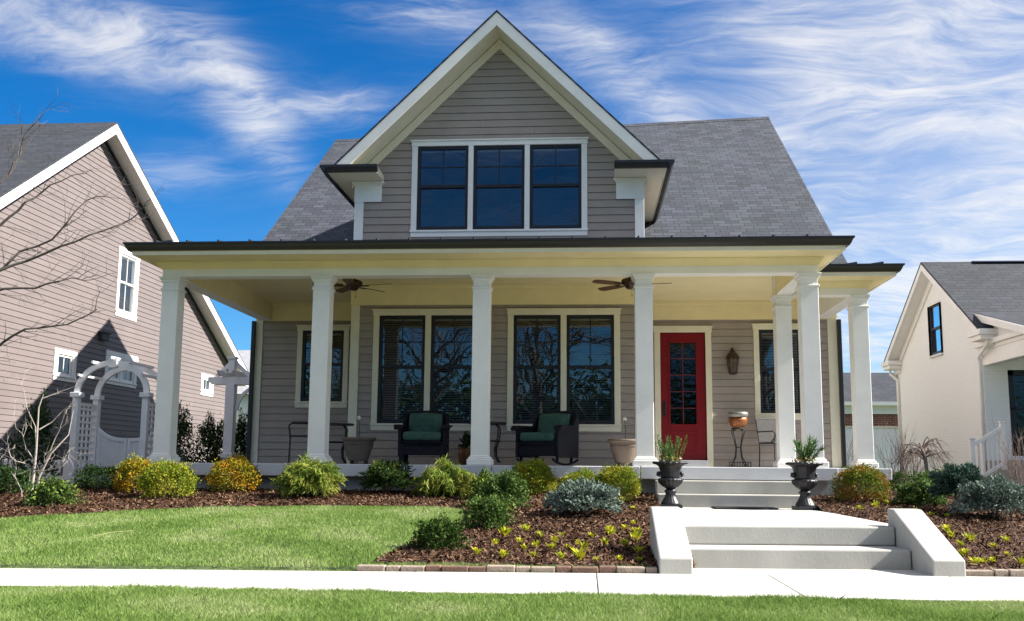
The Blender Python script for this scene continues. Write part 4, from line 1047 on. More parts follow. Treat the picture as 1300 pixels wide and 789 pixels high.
evergreen('dark upright evergreen just right of the first porch column', -8.30, 8.0, .66, 1.65, 32, n=2800)
evergreen('dark upright evergreen first from the left in the row by the pergola', -7.72, 8.2, .62, 1.50, 33, n=2600)
evergreen('dark upright evergreen in the middle of the row by the pergola', -7.38, 8.3, .60, 1.42, 34, n=2600)
evergreen('dark upright evergreen touching the pergola post', -7.02, 8.4, .56, 1.5, 35, n=2600)
evergreen('dark leafy evergreen between the pergola post and the porch corner', -6.0, 6.6, .5, .75, 36)
# lily shoots
SPL = [(0.02, -5.32), (0.13, -4.77), (0.18, -4.23), (0.36, -3.87), (0.34, -4.6), (0.42, -5.02), (0.51, -4.87), (0.52, -4.24), (0.26, -5.43), (0.52, -5.4), (0.66, -5.0), (0.76, -5.48), (0.81, -4.92), (0.89, -4.7), (0.91, -5.49), (0.95, -4.98), (1.02, -4.2), (0.67, -4.57), (0.73, -4.18), (1.15, -4.65), (1.2, -4.05), (1.25, -5.46), (1.32, -4.73), (1.06, -5.55), (1.36, -3.69), (1.48, -3.21), (1.44, -4.42), (1.43, -5.06), (1.42, -5.5), (1.41, -1.39), (1.52, -1.11), (1.54, -1.9), (1.47, -3.85)]
SPR = [(4.3, -1.54), (4.54, -1.36), (4.8, -0.99), (4.77, -1.65), (4.91, -1.79), (4.96, -2.09), (5.11, -2.16), (4.67, -3.39), (4.56, -3.83), (4.46, -4.34), (4.66, -4.03), (4.29, -4.88), (4.2, -5.33), (4.28, -5.28), (4.73, -4.4), (4.66, -4.85), (4.4, -5.19), (5.01, -3.99), (4.61, -5.25)]
def lily(seed):
    r = np.random.default_rng(seed); n = 26
    a = r.uniform(0, 6.28, n); rad = r.uniform(0, .05, n)
    c = np.stack([np.cos(a) * rad, np.sin(a) * rad, r.uniform(.03, .085, n)], 1)
    d = np.stack([np.cos(a) * .7, np.sin(a) * .7, r.uniform(.3, 1.1, n)], 1); d /= np.linalg.norm(d, axis=1)[:, None]
    s = np.cross(d, np.array([0, 0, 1.]) + r.normal(size=(n, 3)) * .3); s /= np.linalg.norm(s, axis=1)[:, None]
    return quads(c, d, s, r.uniform(.05, .11, n), r.uniform(.018, .032, n))
lil = [None] * 4
for i, (x, y) in enumerate(SPL + SPR):
    k = i % 4; sc = random.uniform(.6, 1.1)
    lab = 'yellow green lily shoot sprouting from the mulch left of the garden steps' if i < len(SPL) else 'yellow green lily shoot sprouting from the mulch right of the garden steps'
    grp = 'lily shoots left of the steps' if i < len(SPL) else 'lily shoots right of the steps'
    if lil[k] is None:
        o = np_mesh('lily_shoot', *lily(k + 60), G_LILY); lil[k] = o
    else:
        o = lil[k].copy(); col.objects.link(o)
    o.location = (x, y, gz(x, y)); o.rotation_euler = (0, 0, random.uniform(0, 6)); o.scale = (sc, sc, sc * random.uniform(.8, 1.2))
    tag(o, lab, 'seedling', grp)
# bare trees
def branch(m, p, d, ln, r, depth, rr, gnarl=.25, up=.1, spread=.7, kids=(2, 4), n=5):
    pts = [Vector(p)]; d = Vector(d).normalized(); k = 4
    for i in range(k):
        d = (d + Vector((rr.gauss(0, gnarl), rr.gauss(0, gnarl), rr.gauss(up, gnarl))) * .5).normalized(); pts.append(pts[-1] + d * ln / k)
    m.tube(pts, [r * (1 - .7 * i / k) for i in range(k + 1)], n, cap=False)
    if depth > 0:
        for c in range(rr.randint(*kids)):
            t = rr.uniform(.3, 1.0); i = min(int(t * k), k - 1); q = pts[i].lerp(pts[i + 1], t * k - i)
            nd = (d + Vector((rr.gauss(0, spread), rr.gauss(0, spread), rr.gauss(.1, spread)))).normalized()
            branch(m, q, nd, ln * rr.uniform(.45, .75), max(r * .5, .0022), depth - 1, rr, gnarl, up, spread, kids, 4 if depth > 1 else 3)
BARK = mat('bare_bark', (.115, .095, .085), .9, .3, 20, .5, 60)
BARKP = mat('pale_bark', (.34, .30, .27), .85, .2, 20, .4, 60)
def limbs(m, paths, r0, rr, depth=2, tw=(2, 3), tl=.45, gn=.3, thick=1.0):
    for P in paths:
        pts = [Vector(q) for q in P]; out = [pts[0]]
        for a, b in zip(pts[:-1], pts[1:]):
            out += [a.lerp(b, .5) + Vector((rr.gauss(0, .02), rr.gauss(0, .03), rr.gauss(0, .02))), b]
        n = len(out); m.tube(out, [r0 * (1 - .78 * i / (n - 1)) for i in range(n)], 6, cap=False)
        for i in range(1, n):
            for _ in range(rr.randint(*tw)):
                d = (out[i] - out[i - 1]).normalized() + Vector((rr.gauss(0, .6), rr.gauss(0, .6), rr.gauss(.1, .6)))
                branch(m, out[i - 1].lerp(out[i], rr.random()), d, tl * rr.uniform(.4, 1.1), r0 * .22, depth - 1, rr, gn, .05, .7, (1, 3), 4)
def big_tree():
    rr = random.Random(5)
    t = thing('bare_tree', 'large bare tree reaching grey leafless limbs in from the left edge', 'tree', (-10.2, 2, -.45), world=True)
    tr = MB().tube([(-10.2, 2, -.6), (-10.25, 2, .8), (-10.35, 2.05, 2.2), (-10.4, 2, 3.6), (-10.5, 2, 5.2), (-10.4, 2.1, 7)], [.17, .14, .12, .10, .07, .03], 10)
    tr.build('trunk', BARK, t, smooth=True)
    B = [[(-10.35, 2, 2.3), (-9.7, 1.95, 2.95), (-9.15, 1.9, 3.23), (-8.68, 2.0, 3.44), (-7.97, 1.8, 3.65), (-7.49, 1.85, 3.86), (-7.08, 2.0, 4.06), (-6.76, 2.1, 4.31), (-6.58, 2.0, 4.49)],
         [(-10.35, 2, 2.5), (-9.6, 2.1, 3.1), (-9.16, 2.1, 3.34), (-8.94, 2.2, 3.66), (-8.37, 2.2, 3.86), (-8.05, 2.1, 4.16), (-7.78, 2.2, 4.57), (-7.46, 2.2, 4.64)],
         [(-10.35, 2, 2.1), (-9.6, 1.8, 2.7), (-9.11, 1.7, 2.83), (-8.49, 1.6, 2.89), (-8.06, 1.6, 2.96), (-7.68, 1.7, 3.08), (-7.39, 1.7, 3.0)],
         [(-10.4, 2, 3.2), (-9.8, 1.9, 3.9), (-9.26, 1.8, 4.59), (-9.0, 1.8, 4.93), (-8.83, 1.8, 5.27), (-8.71, 1.7, 5.62), (-8.5, 1.7, 5.93)],
         [(-10.4, 2, 3.0), (-9.8, 2.2, 3.8), (-9.24, 2.3, 4.31), (-8.97, 2.3, 4.58), (-8.73, 2.4, 4.79), (-8.4, 2.4, 4.98), (-7.98, 2.5, 5.16)],
         [(-10.25, 2, .9), (-9.6, 1.8, 1.3), (-9.02, 1.6, 1.71), (-8.74, 1.6, 1.97), (-8.31, 1.5, 2.18), (-7.81, 1.5, 2.23), (-7.43, 1.5, 2.33), (-7.05, 1.4, 2.49)]]
    m = MB(); limbs(m, B, .032, rr, 3, (1, 2), .55); m.build('crown', BARK, t)
    return t
big_tree()
def sapling():
    rr = random.Random(8); y = -1.87
    t = thing('bare_sapling', 'white stemmed bare sapling in the mulch at the left', 'tree', (-6.05, y, -.53), world=True)
    m = MB()
    for P, r in (([(-6.06, y, -.56), (-6.03, y, -.2), (-6.02, y, .1), (-6.0, y - .05, .68), (-5.95, y - .05, .85)], .024), ([(-6.0, y + .05, -.56), (-5.98, y + .04, -.2), (-5.82, y, .1), (-5.66, y + .1, .34), (-5.63, y + .12, .66)], .019)):
        k = len(P); m.tube(P, [r * (1 - .8 * i / (k - 1)) for i in range(k)], 7, cap=False)
    m.build('trunk', BARKP, t, smooth=True)
    c = MB()
    S = [[(-6.02, y, .15), (-6.19, y, .68), (-6.37, y, 1.11)], [(-6.0, y, -.12), (-5.7, y - .1, -.09), (-5.53, y - .1, .15), (-5.45, y - .1, .17)], [(-5.97, y, -.24), (-5.67, y - .2, -.22), (-5.48, y - .2, -.19)],
         [(-6.06, y, -.14), (-6.22, y - .1, 0), (-6.32, y - .1, .12), (-6.34, y - .1, .22)], [(-6.13, y - .05, -.5), (-6.22, y - .1, -.19), (-6.21, y - .1, -.04)], [(-5.98, y, .8), (-5.6, y + .1, .97)],
         [(-6.0, y, .4), (-5.75, y + .1, .66), (-5.6, y + .1, .72)], [(-6.03, y, .0), (-6.28, y + .1, .35), (-6.42, y + .1, .6)], [(-5.9, y, -.02), (-5.72, y - .1, .3), (-5.55, y - .1, .5)]]
    limbs(c, S, .009, rr, 2, (1, 2), .3); c.build('crown', BARKP, t)
sapling()
def weeping():
    rr = random.Random(21); x, y = 5.95, 1.0
    t = thing('weeping_tree', 'small bare weeping tree in front of the white brick wall', 'tree', (x, y, -.42), world=True)
    MB().tube([(x, y, -.5), (x + .02, y, -.1), (x + .0, y, .15), (x - .05, y, .32)], [.035, .03, .028, .02], 8).build('trunk', BARK, t, smooth=True)
    m = MB()
    for i in range(30):
        a = rr.uniform(0, 6.28); L = rr.uniform(.25, .52); z0 = rr.uniform(.12, .34)
        pts = [(x - .03 + math.cos(a) * L * s, y + math.sin(a) * L * s, z0 + .16 * math.sin(min(s, .6) / .6 * 1.5) * rr.uniform(.5, 1) - (.42 * (max(s - .45, 0) / .55) ** 1.6) * rr.uniform(.5, 1)) for s in (0, .25, .5, .75, 1)]
        m.tube(pts, [.011, .009, .006, .004, .002], 4, cap=False)
        for _ in range(4):
            q = Vector(pts[rr.randint(1, 4)]); branch(m, q, (math.cos(a), math.sin(a), rr.uniform(-1, .1)), rr.uniform(.1, .24), .0028, 1, rr, .3, -.2, .6, (1, 2), 3)
    m.build('crown', mat('weeping_bark', (.13, .085, .075), .9, .25, 20), t)
weeping()
def twigbush(label, x, y, h, w, n, seed, z=-.43):
    rr = random.Random(seed); t = thing('bare_bush', label, 'bush', (x, y, z), world=True); m = MB()
    for i in range(n):
        a = rr.uniform(0, 6.28); q = rr.uniform(.1, .5) * w
        branch(m, (x + math.cos(a) * .05, y + math.sin(a) * .05, z - .03), (math.cos(a) * q / h, math.sin(a) * q / h, 1), h * rr.uniform(.6, 1), .008, 2, rr, .16, .15, .4, (1, 3), 4)
    m.build('crown', mat('twig_bark', (.16, .11, .09), .9, .3, 20), t)
twigbush('tangle of bare twigs in front of the garage door, right of the outer column', 6.75, 5.0, 1.1, 1.0, 16, 3)
twigbush('thin bare twigs seen between the porch corner and the outer column', 6.0, 5.6, 1.0, .7, 12, 4)
twigbush('bare twiggy bush in front of the white stair railing at the right edge', 8.25, 3.2, .95, .9, 18, 6)
twigbush('reddish bare twigs at the corner of the white brick house', 7.3, 5.8, .75, .8, 12, 9)
# trees over the street that the front windows mirror
def street_tree(label, x, y, h, seed):
    rr = random.Random(seed); t = thing('street_tree', label, 'tree', (x, y, -.9), world=True, group='bare trees across the street')
    MB().tube([(x, y, -1), (x + .1, y, h * .2), (x, y, h * .45), (x + .2, y, h * .7)], [.28, .22, .16, .07], 8).build('trunk', BARK, t, smooth=True)
    m = MB()
    for i in range(14):
        a = rr.uniform(0, 6.28); z = h * rr.uniform(.18, .62)
        branch(m, (x + .05, y, z), (math.cos(a), math.sin(a), rr.uniform(.4, 1.1)), h * rr.uniform(.3, .42), .075, 4, rr, .3, .15, .65, (3, 4), 5)
    m.build('crown', BARK, t)
street_tree('tall bare street tree mirrored in the front windows', -6.5, -27, 12, 41)
street_tree('bare street tree with a leaning crown mirrored in the front windows', -1.5, -29, 11, 42)
street_tree('wide bare street tree mirrored in the front windows', 4.0, -26, 12, 43)
street_tree('slim bare street tree mirrored in the front windows', -12, -29, 12, 44)
street_tree('twisted bare street tree at the right mirrored in the window by the wing', 9.5, -25, 12, 45)
V, F = foliage(60000, 80, 5, 6.5, leaf=.28, seed=90, lump=.35, fill=.1); V[:, 1] -= 42; V[:, 2] -= .9
tag(np_mesh('far_hedge', V, F, G_DK), kind='stuff')
# ================================================================== GRASS AND BARK CHIPS
def blades(n, x0, x1, y0, y1, keep, hmin, hmax, wd, zoff=0.0):
    x = rng.uniform(x0, x1, n); y = rng.uniform(y0, y1, n); k = keep(x, y); x, y = x[k], y[k]; n = len(x)
    z = gzv(x, y) + zoff
    a = rng.uniform(0, 6.28, n); cl = .5 + .5 * np.sin(x * 3.1 + 1.3 * np.sin(y * 2.3)) * np.sin(y * 3.7 + x * 1.1)
    h = rng.uniform(hmin, hmax, n) * (.7 + .5 * cl) * (1 + .45 * rng.random(n) ** 14)
    lean = rng.normal(0, .45, (n, 2)) * h[:, None]
    s = np.stack([np.cos(a), np.sin(a)], 1) * (wd * rng.uniform(.7, 1.3, n) / 2)[:, None]
    V = np.zeros((n, 5, 3))
    b = np.stack([x, y], 1)
    V[:, 0, :2] = b - s; V[:, 1, :2] = b + s; V[:, 2, :2] = b + s * .75 + lean * .4; V[:, 3, :2] = b + lean; V[:, 4, :2] = b - s * .75 + lean * .4
    V[:, 0, 2] = z; V[:, 1, 2] = z; V[:, 2, 2] = z + h * .55; V[:, 3, 2] = z + h; V[:, 4, 2] = z + h * .55
    return V.reshape(-1, 3), np.arange(n * 5).reshape(-1, 5)
GRASS = leafmat('grass_blade', [(.10, .18, .034), (.165, .265, .058), (.25, .345, .105), (.42, .45, .24)], rough=.5, transl=.3, big=1.3)
def lawn_keep(x, y): return (y > -5.94 + .076 * (x - .31) + .015) & ~inpoly(x, y, BED_A) & ~inpoly(x, y, BED_B) & (y < 9) & ~((x > 1.5) & (x < 4.02) & (y < .5)) & ~((x > -5.6) & (x < 5.7) & (y > -.1))
P1 = blades(330000, -9.5, 1.6, -6.7, -1.8, lawn_keep, .02, .036, .005)
P2 = blades(12000, 4.0, 10, -6.2, 4, lawn_keep, .03, .055, .008)
P3 = blades(9000, -10.9, -6, -6, 8, lambda x, y: lawn_keep(x, y) & (y > -3), .03, .07, .012)
V, F = merge([P1, P2, P3]); tag(np_mesh('lawn_grass', V, F, GRASS), kind='stuff')
V, F = merge([blades(330000, -4.0, 4.8, -8.95, -7.19, lambda x, y: y < -7.24 + .02 * (x - .42) + .03 * np.sin(x * 9) + .02 * np.sin(x * 23), .026, .05, .0042), blades(6000, -8, 9, -11, -9.1, lambda x, y: y < -9, .04, .07, .008)])
tag(np_mesh('parkway_grass', V, F, GRASS), kind='stuff')
CHIP = leafmat('bark_chip', [(.020, .010, .006), (.052, .026, .015), (.10, .053, .030), (.24, .15, .095)], rough=.85, transl=0)
def chips(n, poly, x0, x1, y0, y1):
    x = rng.uniform(x0, x1, n); y = rng.uniform(y0, y1, n)
    k = inpoly(x, y, poly); x, y = x[k], y[k]; n = len(x)
    c = np.stack([x, y, gzv(x, y) + .012 + rng.uniform(0, .022, n)], 1)
    a = rng.uniform(0, 6.28, n); d = np.stack([np.cos(a), np.sin(a), rng.normal(0, .45, n)], 1)
    s = np.stack([-np.sin(a), np.cos(a), rng.normal(0, .35, n)], 1)
    L = rng.uniform(.02, .065, n); W = L * rng.uniform(.14, .35, n)
    A = d * (L / 2)[:, None]; B = s * (W / 2)[:, None]
    V = np.stack([c - A - B, c + A - B * .7, c + A + B * .7, c - A + B], 1).reshape(-1, 3)
    return V, np.arange(n * 4).reshape(-1, 4)
V, F = merge([chips(140000, BED_A, -8.8, 1.9, -5.8, .0), chips(45000, BED_B, 3.86, 7.6, -5.6, 2)])
tag(np_mesh('bark_chips', V, F, CHIP), kind='stuff')
# brick edging
EB = [mat('edging_brick_pale', (.29, .23, .185), .9, .2, 14, .5, 60), mat('edging_brick_brown', (.16, .095, .07), .9, .25, 14, .5, 60)]
def edging(label, xa, xb):
    t = thing('brick_edging', label, 'edging', ((xa + xb) / 2, far_edge(xa), -.86), world=True); x = xa; i = 0
    while x < xb - .03:
        w = min([.235, .12, .2, .13, .22, .14][i % 6], xb - x)
        z1 = -.815 + random.uniform(-.006, .006); y = far_edge(x) + .02 + random.uniform(-.008, .008)
        MB().prism([(x + .004, y), (x + w - .004, y + .012), (x + w - .004, y + .10), (x + .004, y + .09)], 2, -.9, z1).build('brick', EB[(i * 7 // 3) % 2], t, bevel=.008)
        x += w; i += 1
edging('row of tumbled bricks edging the mulch bed left of the garden steps', -.88, 1.545)
edging('row of tumbled bricks edging the mulch bed right of the garden steps', 4.01, 6.3)
lf = MB().add([(0, 0, .0), (.03, .02, .012), (.07, 0, .02), (.03, -.025, .008)], [(0, 1, 2, 3)]).build('fallen_leaf', mat('red_leaf', (.35, .05, .02), .6)); lf.location = (-3.37, -5.62, gz(-3.37, -5.62) + .075)
tag(lf, 'dry red leaf lying on the lawn near the sidewalk', 'leaf')
st = MB().tube([(-3.66, -4.87, gz(-3.66, -4.87) + .045), (-3.58, -4.7, gz(-3.58, -4.7) + .055), (-3.45, -4.5, gz(-3.45, -4.5) + .045)], .0016, 5).build('straw', mat('straw', (.42, .36, .2), .8)); tag(st, 'pale dry straw lying on the lawn at the left', 'twig')

# ================================================================== PORCH FURNITURE
def rbox(name, m, parent, x0, x1, y0, y1, z0, z1, bev=.04, seg=4): return MB().box(x0, x1, y0, y1, z0, z1).build(name, m, parent, bevel=bev, seg=seg, smooth=True)
def cushion_back(parent):
    n = 14; V = []; Fc = []
    for j in range(n + 1):
        for i in range(n + 1):
            u = i / n * 2 - 1; v = j / n * 2 - 1
            edge = (1 - abs(u) ** 4) * (1 - abs(v) ** 4)
            tuft = sum(math.exp(-((u - a) ** 2 + (v - b) ** 2) / .03) for a in (-.38, .38) for b in (-.12, .42))
            seam = math.exp(-(v - .14) ** 2 / .006) * .5
            V.append((u * .265 * (1 - .05 * (v > 0) * v), -.02 - .085 * edge + .05 * tuft + .02 * seam, .60 + v * .20 + (.02 * (1 - u * u) if v > .9 else 0)))
    k = n + 1
    for j in range(n):
        for i in range(n): Fc.append((j * k + i, j * k + i + 1, (j + 1) * k + i + 1, (j + 1) * k + i))
    b = len(V); V += [(x, y * 0 + .05, z) for x, y, z in V]
    for j in range(n):
        for i in range(n): Fc.append((b + j * k + i, b + (j + 1) * k + i, b + (j + 1) * k + i + 1, b + j * k + i + 1))
    ring = [i for i in range(k)] + [j * k + n for j in range(1, k)] + [n * k + i for i in range(n - 1, -1, -1)] + [j * k for j in range(n - 1, 0, -1)]
    for a, c in zip(ring, ring[1:] + ring[:1]): Fc.append((a, b + a, b + c, c))
    return MB().add(V, Fc).xf(lambda p: Vector((p.x, p.y + .20 + (p.z - .4) * .22, p.z))).build('back_cushion', GREENC, parent, smooth=True)
def armchair(name, label, loc, rot, rocker):
    t = thing(name, label, 'chair', loc, rot)
    MB().prism([(-.31, .14), (.31, .14), (.31, .36), (-.31, .36)], 1, -.33, -.29).build('apron', WICKER, t, bevel=.015)
    f = MB()
    f.add([(-.33, .24, .34), (.33, .24, .34), (.36, .38, .80), (.20, .40, .86), (-.20, .40, .86), (-.36, .38, .80), (-.33, .30, .34), (.33, .30, .34), (.36, .44, .80), (.20, .46, .86), (-.20, .46, .86), (-.36, .44, .80)],
          [(0, 1, 2, 3, 4, 5), (11, 10, 9, 8, 7, 6), (0, 6, 7, 1), (1, 7, 8, 2), (2, 8, 9, 3), (3, 9, 10, 4), (4, 10, 11, 5), (5, 11, 6, 0)])
    f.build('backrest', WICKER, t, bevel=.015)
    rbox('seat_frame', WICKER, t, -.31, .31, -.33, .30, .26, .36, .02)
    for s in (-1, 1):
        a = MB(); x0, x1 = sorted((s * .315, s * .365))
        a.prism([(-.34, .12), (-.34, .54), (-.28, .585), (.20, .60), (.34, .78), (.42, .70), (.40, .12)], 0, x0, x1)
        a.build('side_panel', WICKER, t, bevel=.012)
        q = MB(); xa, xb = sorted((s * .30, s * .43)); q.prism([(-.40, .55), (-.36, .52), (-.2, .575), (.2, .585), (.2, .615), (-.34, .605)], 0, xa, xb); q.build('armrest', WICKER, t, bevel=.014)
    rbox('seat_cushion', GREENC, t, -.295, .295, -.36, .24, .365, .50, .05)
    cushion_back(t)
    if rocker:
        for s in (-1, 1):
            pts = [(s * .30, -.40 + .9 * k / 10, .018 + .30 * ((k / 10 - .5) ** 2)) for k in range(11)]
            MB().tube(pts, .018, 6).bar((s * .30, -.25, .03), (s * .32, -.26, .28), .035).bar((s * .30, .25, .03), (s * .32, .26, .28), .035).build('rocker', WICKER, t, smooth=False)
    else:
        for x in (-.31, .31):
            for y in (-.31, .32): MB().box(x - .035, x + .035, y - .035, y + .035, .0, .3).build('leg', WICKER, t, bevel=.008)
    return t
armchair('armchair', 'dark wicker armchair with green cushions under the left twin window', (-1.55, 1.25, .003), R_(4), False)
armchair('rocking_chair', 'dark wicker rocking chair with green cushions in front of the right twin window', (.36, 1.25, .003), R_(-24), True)
def iron_chair(label, loc, rot, mesh_back):
    t = thing('metal_chair', label, 'chair', loc, rot)
    for x in (-.23, .23):
        MB().tube([(x, -.22, 0), (x, -.21, .43)], .012, 6).build('leg', IRON, t)
        MB().tube([(x, .22, 0), (x, .20, .43), (x, .28, .86)], .012, 6).build('leg', IRON, t)
        MB().tube([(x, -.21, .43), (x, -.24, .60), (x, -.18, .64), (x, .23, .64)], .012, 6).build('armrest', IRON, t)
    s = MB().box(-.24, .24, -.23, .22, .42, .44); s.build('seat', IRON, t, bevel=.006)
    fr = MB().tube([(-.23, .205, .46), (-.24, .28, .84), (-.20, .29, .88), (.20, .29, .88), (.24, .28, .84), (.23, .205, .46), (-.23, .205, .46)], .011, 6)
    b = fr.build('back_frame', IRON, t)
    m = MB()
    for k in range(24):
        x = -.22 + k * .0191; m.bar((x, .21, .47), (x * 1.0, .288, .87), .011)
    for k in range(22):
        z = .47 + k * .0185; y = .21 + (z - .47) * .195; m.bar((-.23, y, z), (.23, y, z), .011)
    m.build('mesh_back', mat('grey_mesh', (.05, .045, .042), .5, .2, 12), b)
    return t
iron_chair('black iron chair turned sideways by the left end wall', (-3.50, 1.4, .002), R_(-72), True)
iron_chair('black mesh back metal chair between the plant stand and the inner column', (4.38, 4.0, .002), R_(28), True)
def side_table(label, loc, rot=0):
    t = thing('side_table', label, 'table', loc, rot)
    MB().lathe([(.0, .60), (.29, .60), (.30, .612), (.30, .625), (.29, .632), (.0, .632)], n=32).build('table_top', IRON, t, smooth=False)
    for k in range(4):
        a = R_(45 + 90 * k); c, s = math.cos(a), math.sin(a)
        pts = [(c * r, s * r, z) for r, z in ((.20, .60), (.26, .54), (.25, .40), (.18, .22), (.19, .10), (.26, .012))]
        MB().tube(pts, .013, 6).build('leg', IRON, t, smooth=True)
    MB().lathe([(.20, .33), (.21, .34), (.20, .35), (.19, .34), (.20, .33)], n=24).build('stretcher_ring', IRON, t)
side_table('black iron side table behind the second porch column', (-2.98, 1.3, .002), R_(10))
side_table('black iron side table behind the third porch column by the rocking chair', (-.56, 1.3, .034))
POT = mat('brown_planter', (.125, .10, .082), .75, .15, 8, .2, 50)
POT2 = mat('clay_planter', (.165, .12, .088), .75, .15, 8, .2, 50)
ORCH = mat('flower_white', (.8, .78, .72), .5)
def planter(label, loc, m, sc=1.0):
    t = thing('planter', label, 'planter', loc)
    MB().lathe([(.0, .05), (.15, .05), (.16, .07), (.18, .14), (.225, .27), (.235, .34), (.235, .355), (.265, .365), (.275, .385), (.27, .41), (.25, .41), (.24, .37), (.2, .35), (0, .35)], n=36).build('bowl', m, t, smooth=True)
    MB().lathe([(.236, .30), (.243, .305), (.236, .31), (.230, .305), (.236, .30)], n=36).build('band', m, t)
    for k in range(3):
        a = R_(30 + 120 * k); MB().box(math.cos(a) * .13 - .03, math.cos(a) * .13 + .03, math.sin(a) * .13 - .03, math.sin(a) * .13 + .03, 0, .052).build('foot', m, t, bevel=.01)
    p = thing('orchid', 'single white flower on a thin stalk growing in the %s' % ('brown planter' if m is POT else 'clay planter'), 'flower', (loc[0], loc[1], loc[2] + .35))
    MB().tube([(0, 0, 0), (.01, 0, .18), (-.005, 0, .36)], .006, 5).build('stalk', STEM, p)
    b = MB()
    for k in range(5):
        a = R_(72 * k); b.add([(-.005, 0, .36), (math.cos(a + .5) * .025, -.012, .37 + math.sin(a + .5) * .025), (math.cos(a) * .036, -.012, .37 + math.sin(a) * .036), (math.cos(a - .5) * .025, -.012, .37 + math.sin(a - .5) * .025)], [(0, 1, 2, 3)])
    b.build('petal', ORCH, p)
planter('large brown planter left of the green cushioned armchair', (-2.57, 1.2, .002), POT)
planter('large clay planter partly behind the fourth porch column', (1.57, 1.3, .002), POT2)
t = thing('flower_pot', 'small dark amber pot with a leafy plant in the corner beside the armchair', 'pot', (-1.0, 2.3, .002))
MB().lathe([(0, 0), (.10, 0), (.13, .05), (.15, .18), (.13, .27), (.12, .28), (.10, .26), (0, .25)], n=24).build('pot_body', mat('amber_pot', (.14, .06, .015), .4, .2, 9), t, smooth=True)
V, F = needles(40, .22, .22, .26, ln=.12, seed=66, lump=.2); V[:, 2] += .24; np_mesh('leaves', V, F, G_DK, t)
def plant_stand():
    t = thing('plant_stand', 'curled iron plant stand beside the red door', 'stand', (3.72, 4.15, .002))
    for k in range(4):
        a = R_(45 + 90 * k); c, s = math.cos(a), math.sin(a)
        MB().tube([(c * r, s * r, z) for r, z in ((.07, .66), (.13, .70), (.145, .64), (.10, .52), (.055, .36), (.08, .18), (.16, .06), (.19, .0))], .009, 6).build('leg', IRON, t, smooth=True)
    MB().tube([(math.cos(R_(20 * k)) * .06, math.sin(R_(20 * k)) * .06, .36) for k in range(19)], .007, 5).build('ring', IRON, t)
    MB().tube([(math.cos(R_(20 * k)) * .12, math.sin(R_(20 * k)) * .12, .70) for k in range(19)], .008, 5).build('ring', IRON, t)
    b = MB().box(-.2, .2, -.16, -.145, .0, .02).box(-.2, .2, .145, .16, .0, .02).box(-.2, .2, -.16, -.145, .085, .1)
    for k in range(9): b.box(-.2 + k * .0475, -.185 + k * .0475, -.16, -.147, .02, .085)
    b.build('base_rail', IRON, t)
    p = thing('copper_bowl', 'woven copper bowl with a pewter rim resting on the curled iron stand', 'bowl', (3.72, 4.15, .712))
    MB().lathe([(0, 0), (.09, .0), (.14, .05), (.165, .12), (.165, .19), (.15, .195), (.14, .15), (0, .12)], n=32, mod=lambda i, a: 1 + .03 * math.sin(14 * a + i * 1.6)).build('bowl_body', mat('copper_weave', (.25, .085, .025), .42, .75, 45, .4, 40, metal=.3), p, smooth=True)
    MB().lathe([(.155, .192), (.178, .20), (.185, .25), (.178, .285), (.16, .285), (.155, .25), (.155, .192)], n=32).build('rim', mat('pewter', (.26, .25, .23), .4, .2, 9, metal=.4), p, smooth=True)
plant_stand()
def wall_lantern():
    t = thing('wall_lantern', 'bronze wall lantern on the siding between the red door and the window', 'lantern', (3.68, YR - .01, 1.92))
    MB().box(-.06, .06, -.02, .0, -.14, .14).build('back_plate', BRONZE, t, bevel=.01)
    body = MB().lathe([(.05, -.215), (.07, -.20), (.075, -.17), (.115, .07), (.12, .09), (.10, .10)], c=(0, -.14, 0), n=6)
    b = MB()
    for k in range(6):
        a = R_(60 * k + 30); c, s = math.cos(a), math.sin(a); b.bar((.072 * c, -.14 + .072 * s, -.19), (.115 * c, -.14 + .115 * s, .08), .014)
    b.lathe([(.0, -.225), (.05, -.215), (.078, -.20), (.078, -.18), (0, -.18)], c=(0, -.14, 0), n=6, mod=None)
    b.xf(lambda p: p).build('cage', BRONZE, t)
    MB().lathe([(.066, -.178), (.108, .07)], c=(0, -.14, 0), n=6).build('pane', mat('smoked_glass', (.10, .075, .05), .15, .2, 6, spec=.7), t)
    MB().lathe([(.0, .06), (.135, .08), (.12, .11), (.085, .17), (.05, .195), (.045, .23), (.03, .24), (.028, .27), (.0, .29)], c=(0, -.14, 0), n=12).build('cap', BRONZE, t)
    MB().tube([(0, -.02, .06), (0, -.06, .13), (0, -.10, .16)], .012, 6).build('arm', BRONZE, t)
wall_lantern()
WOODB = mat('fan_blade_wood', (.11, .05, .02), .45, .3, 6, .1, 30, stretch=(1, 6, 1))
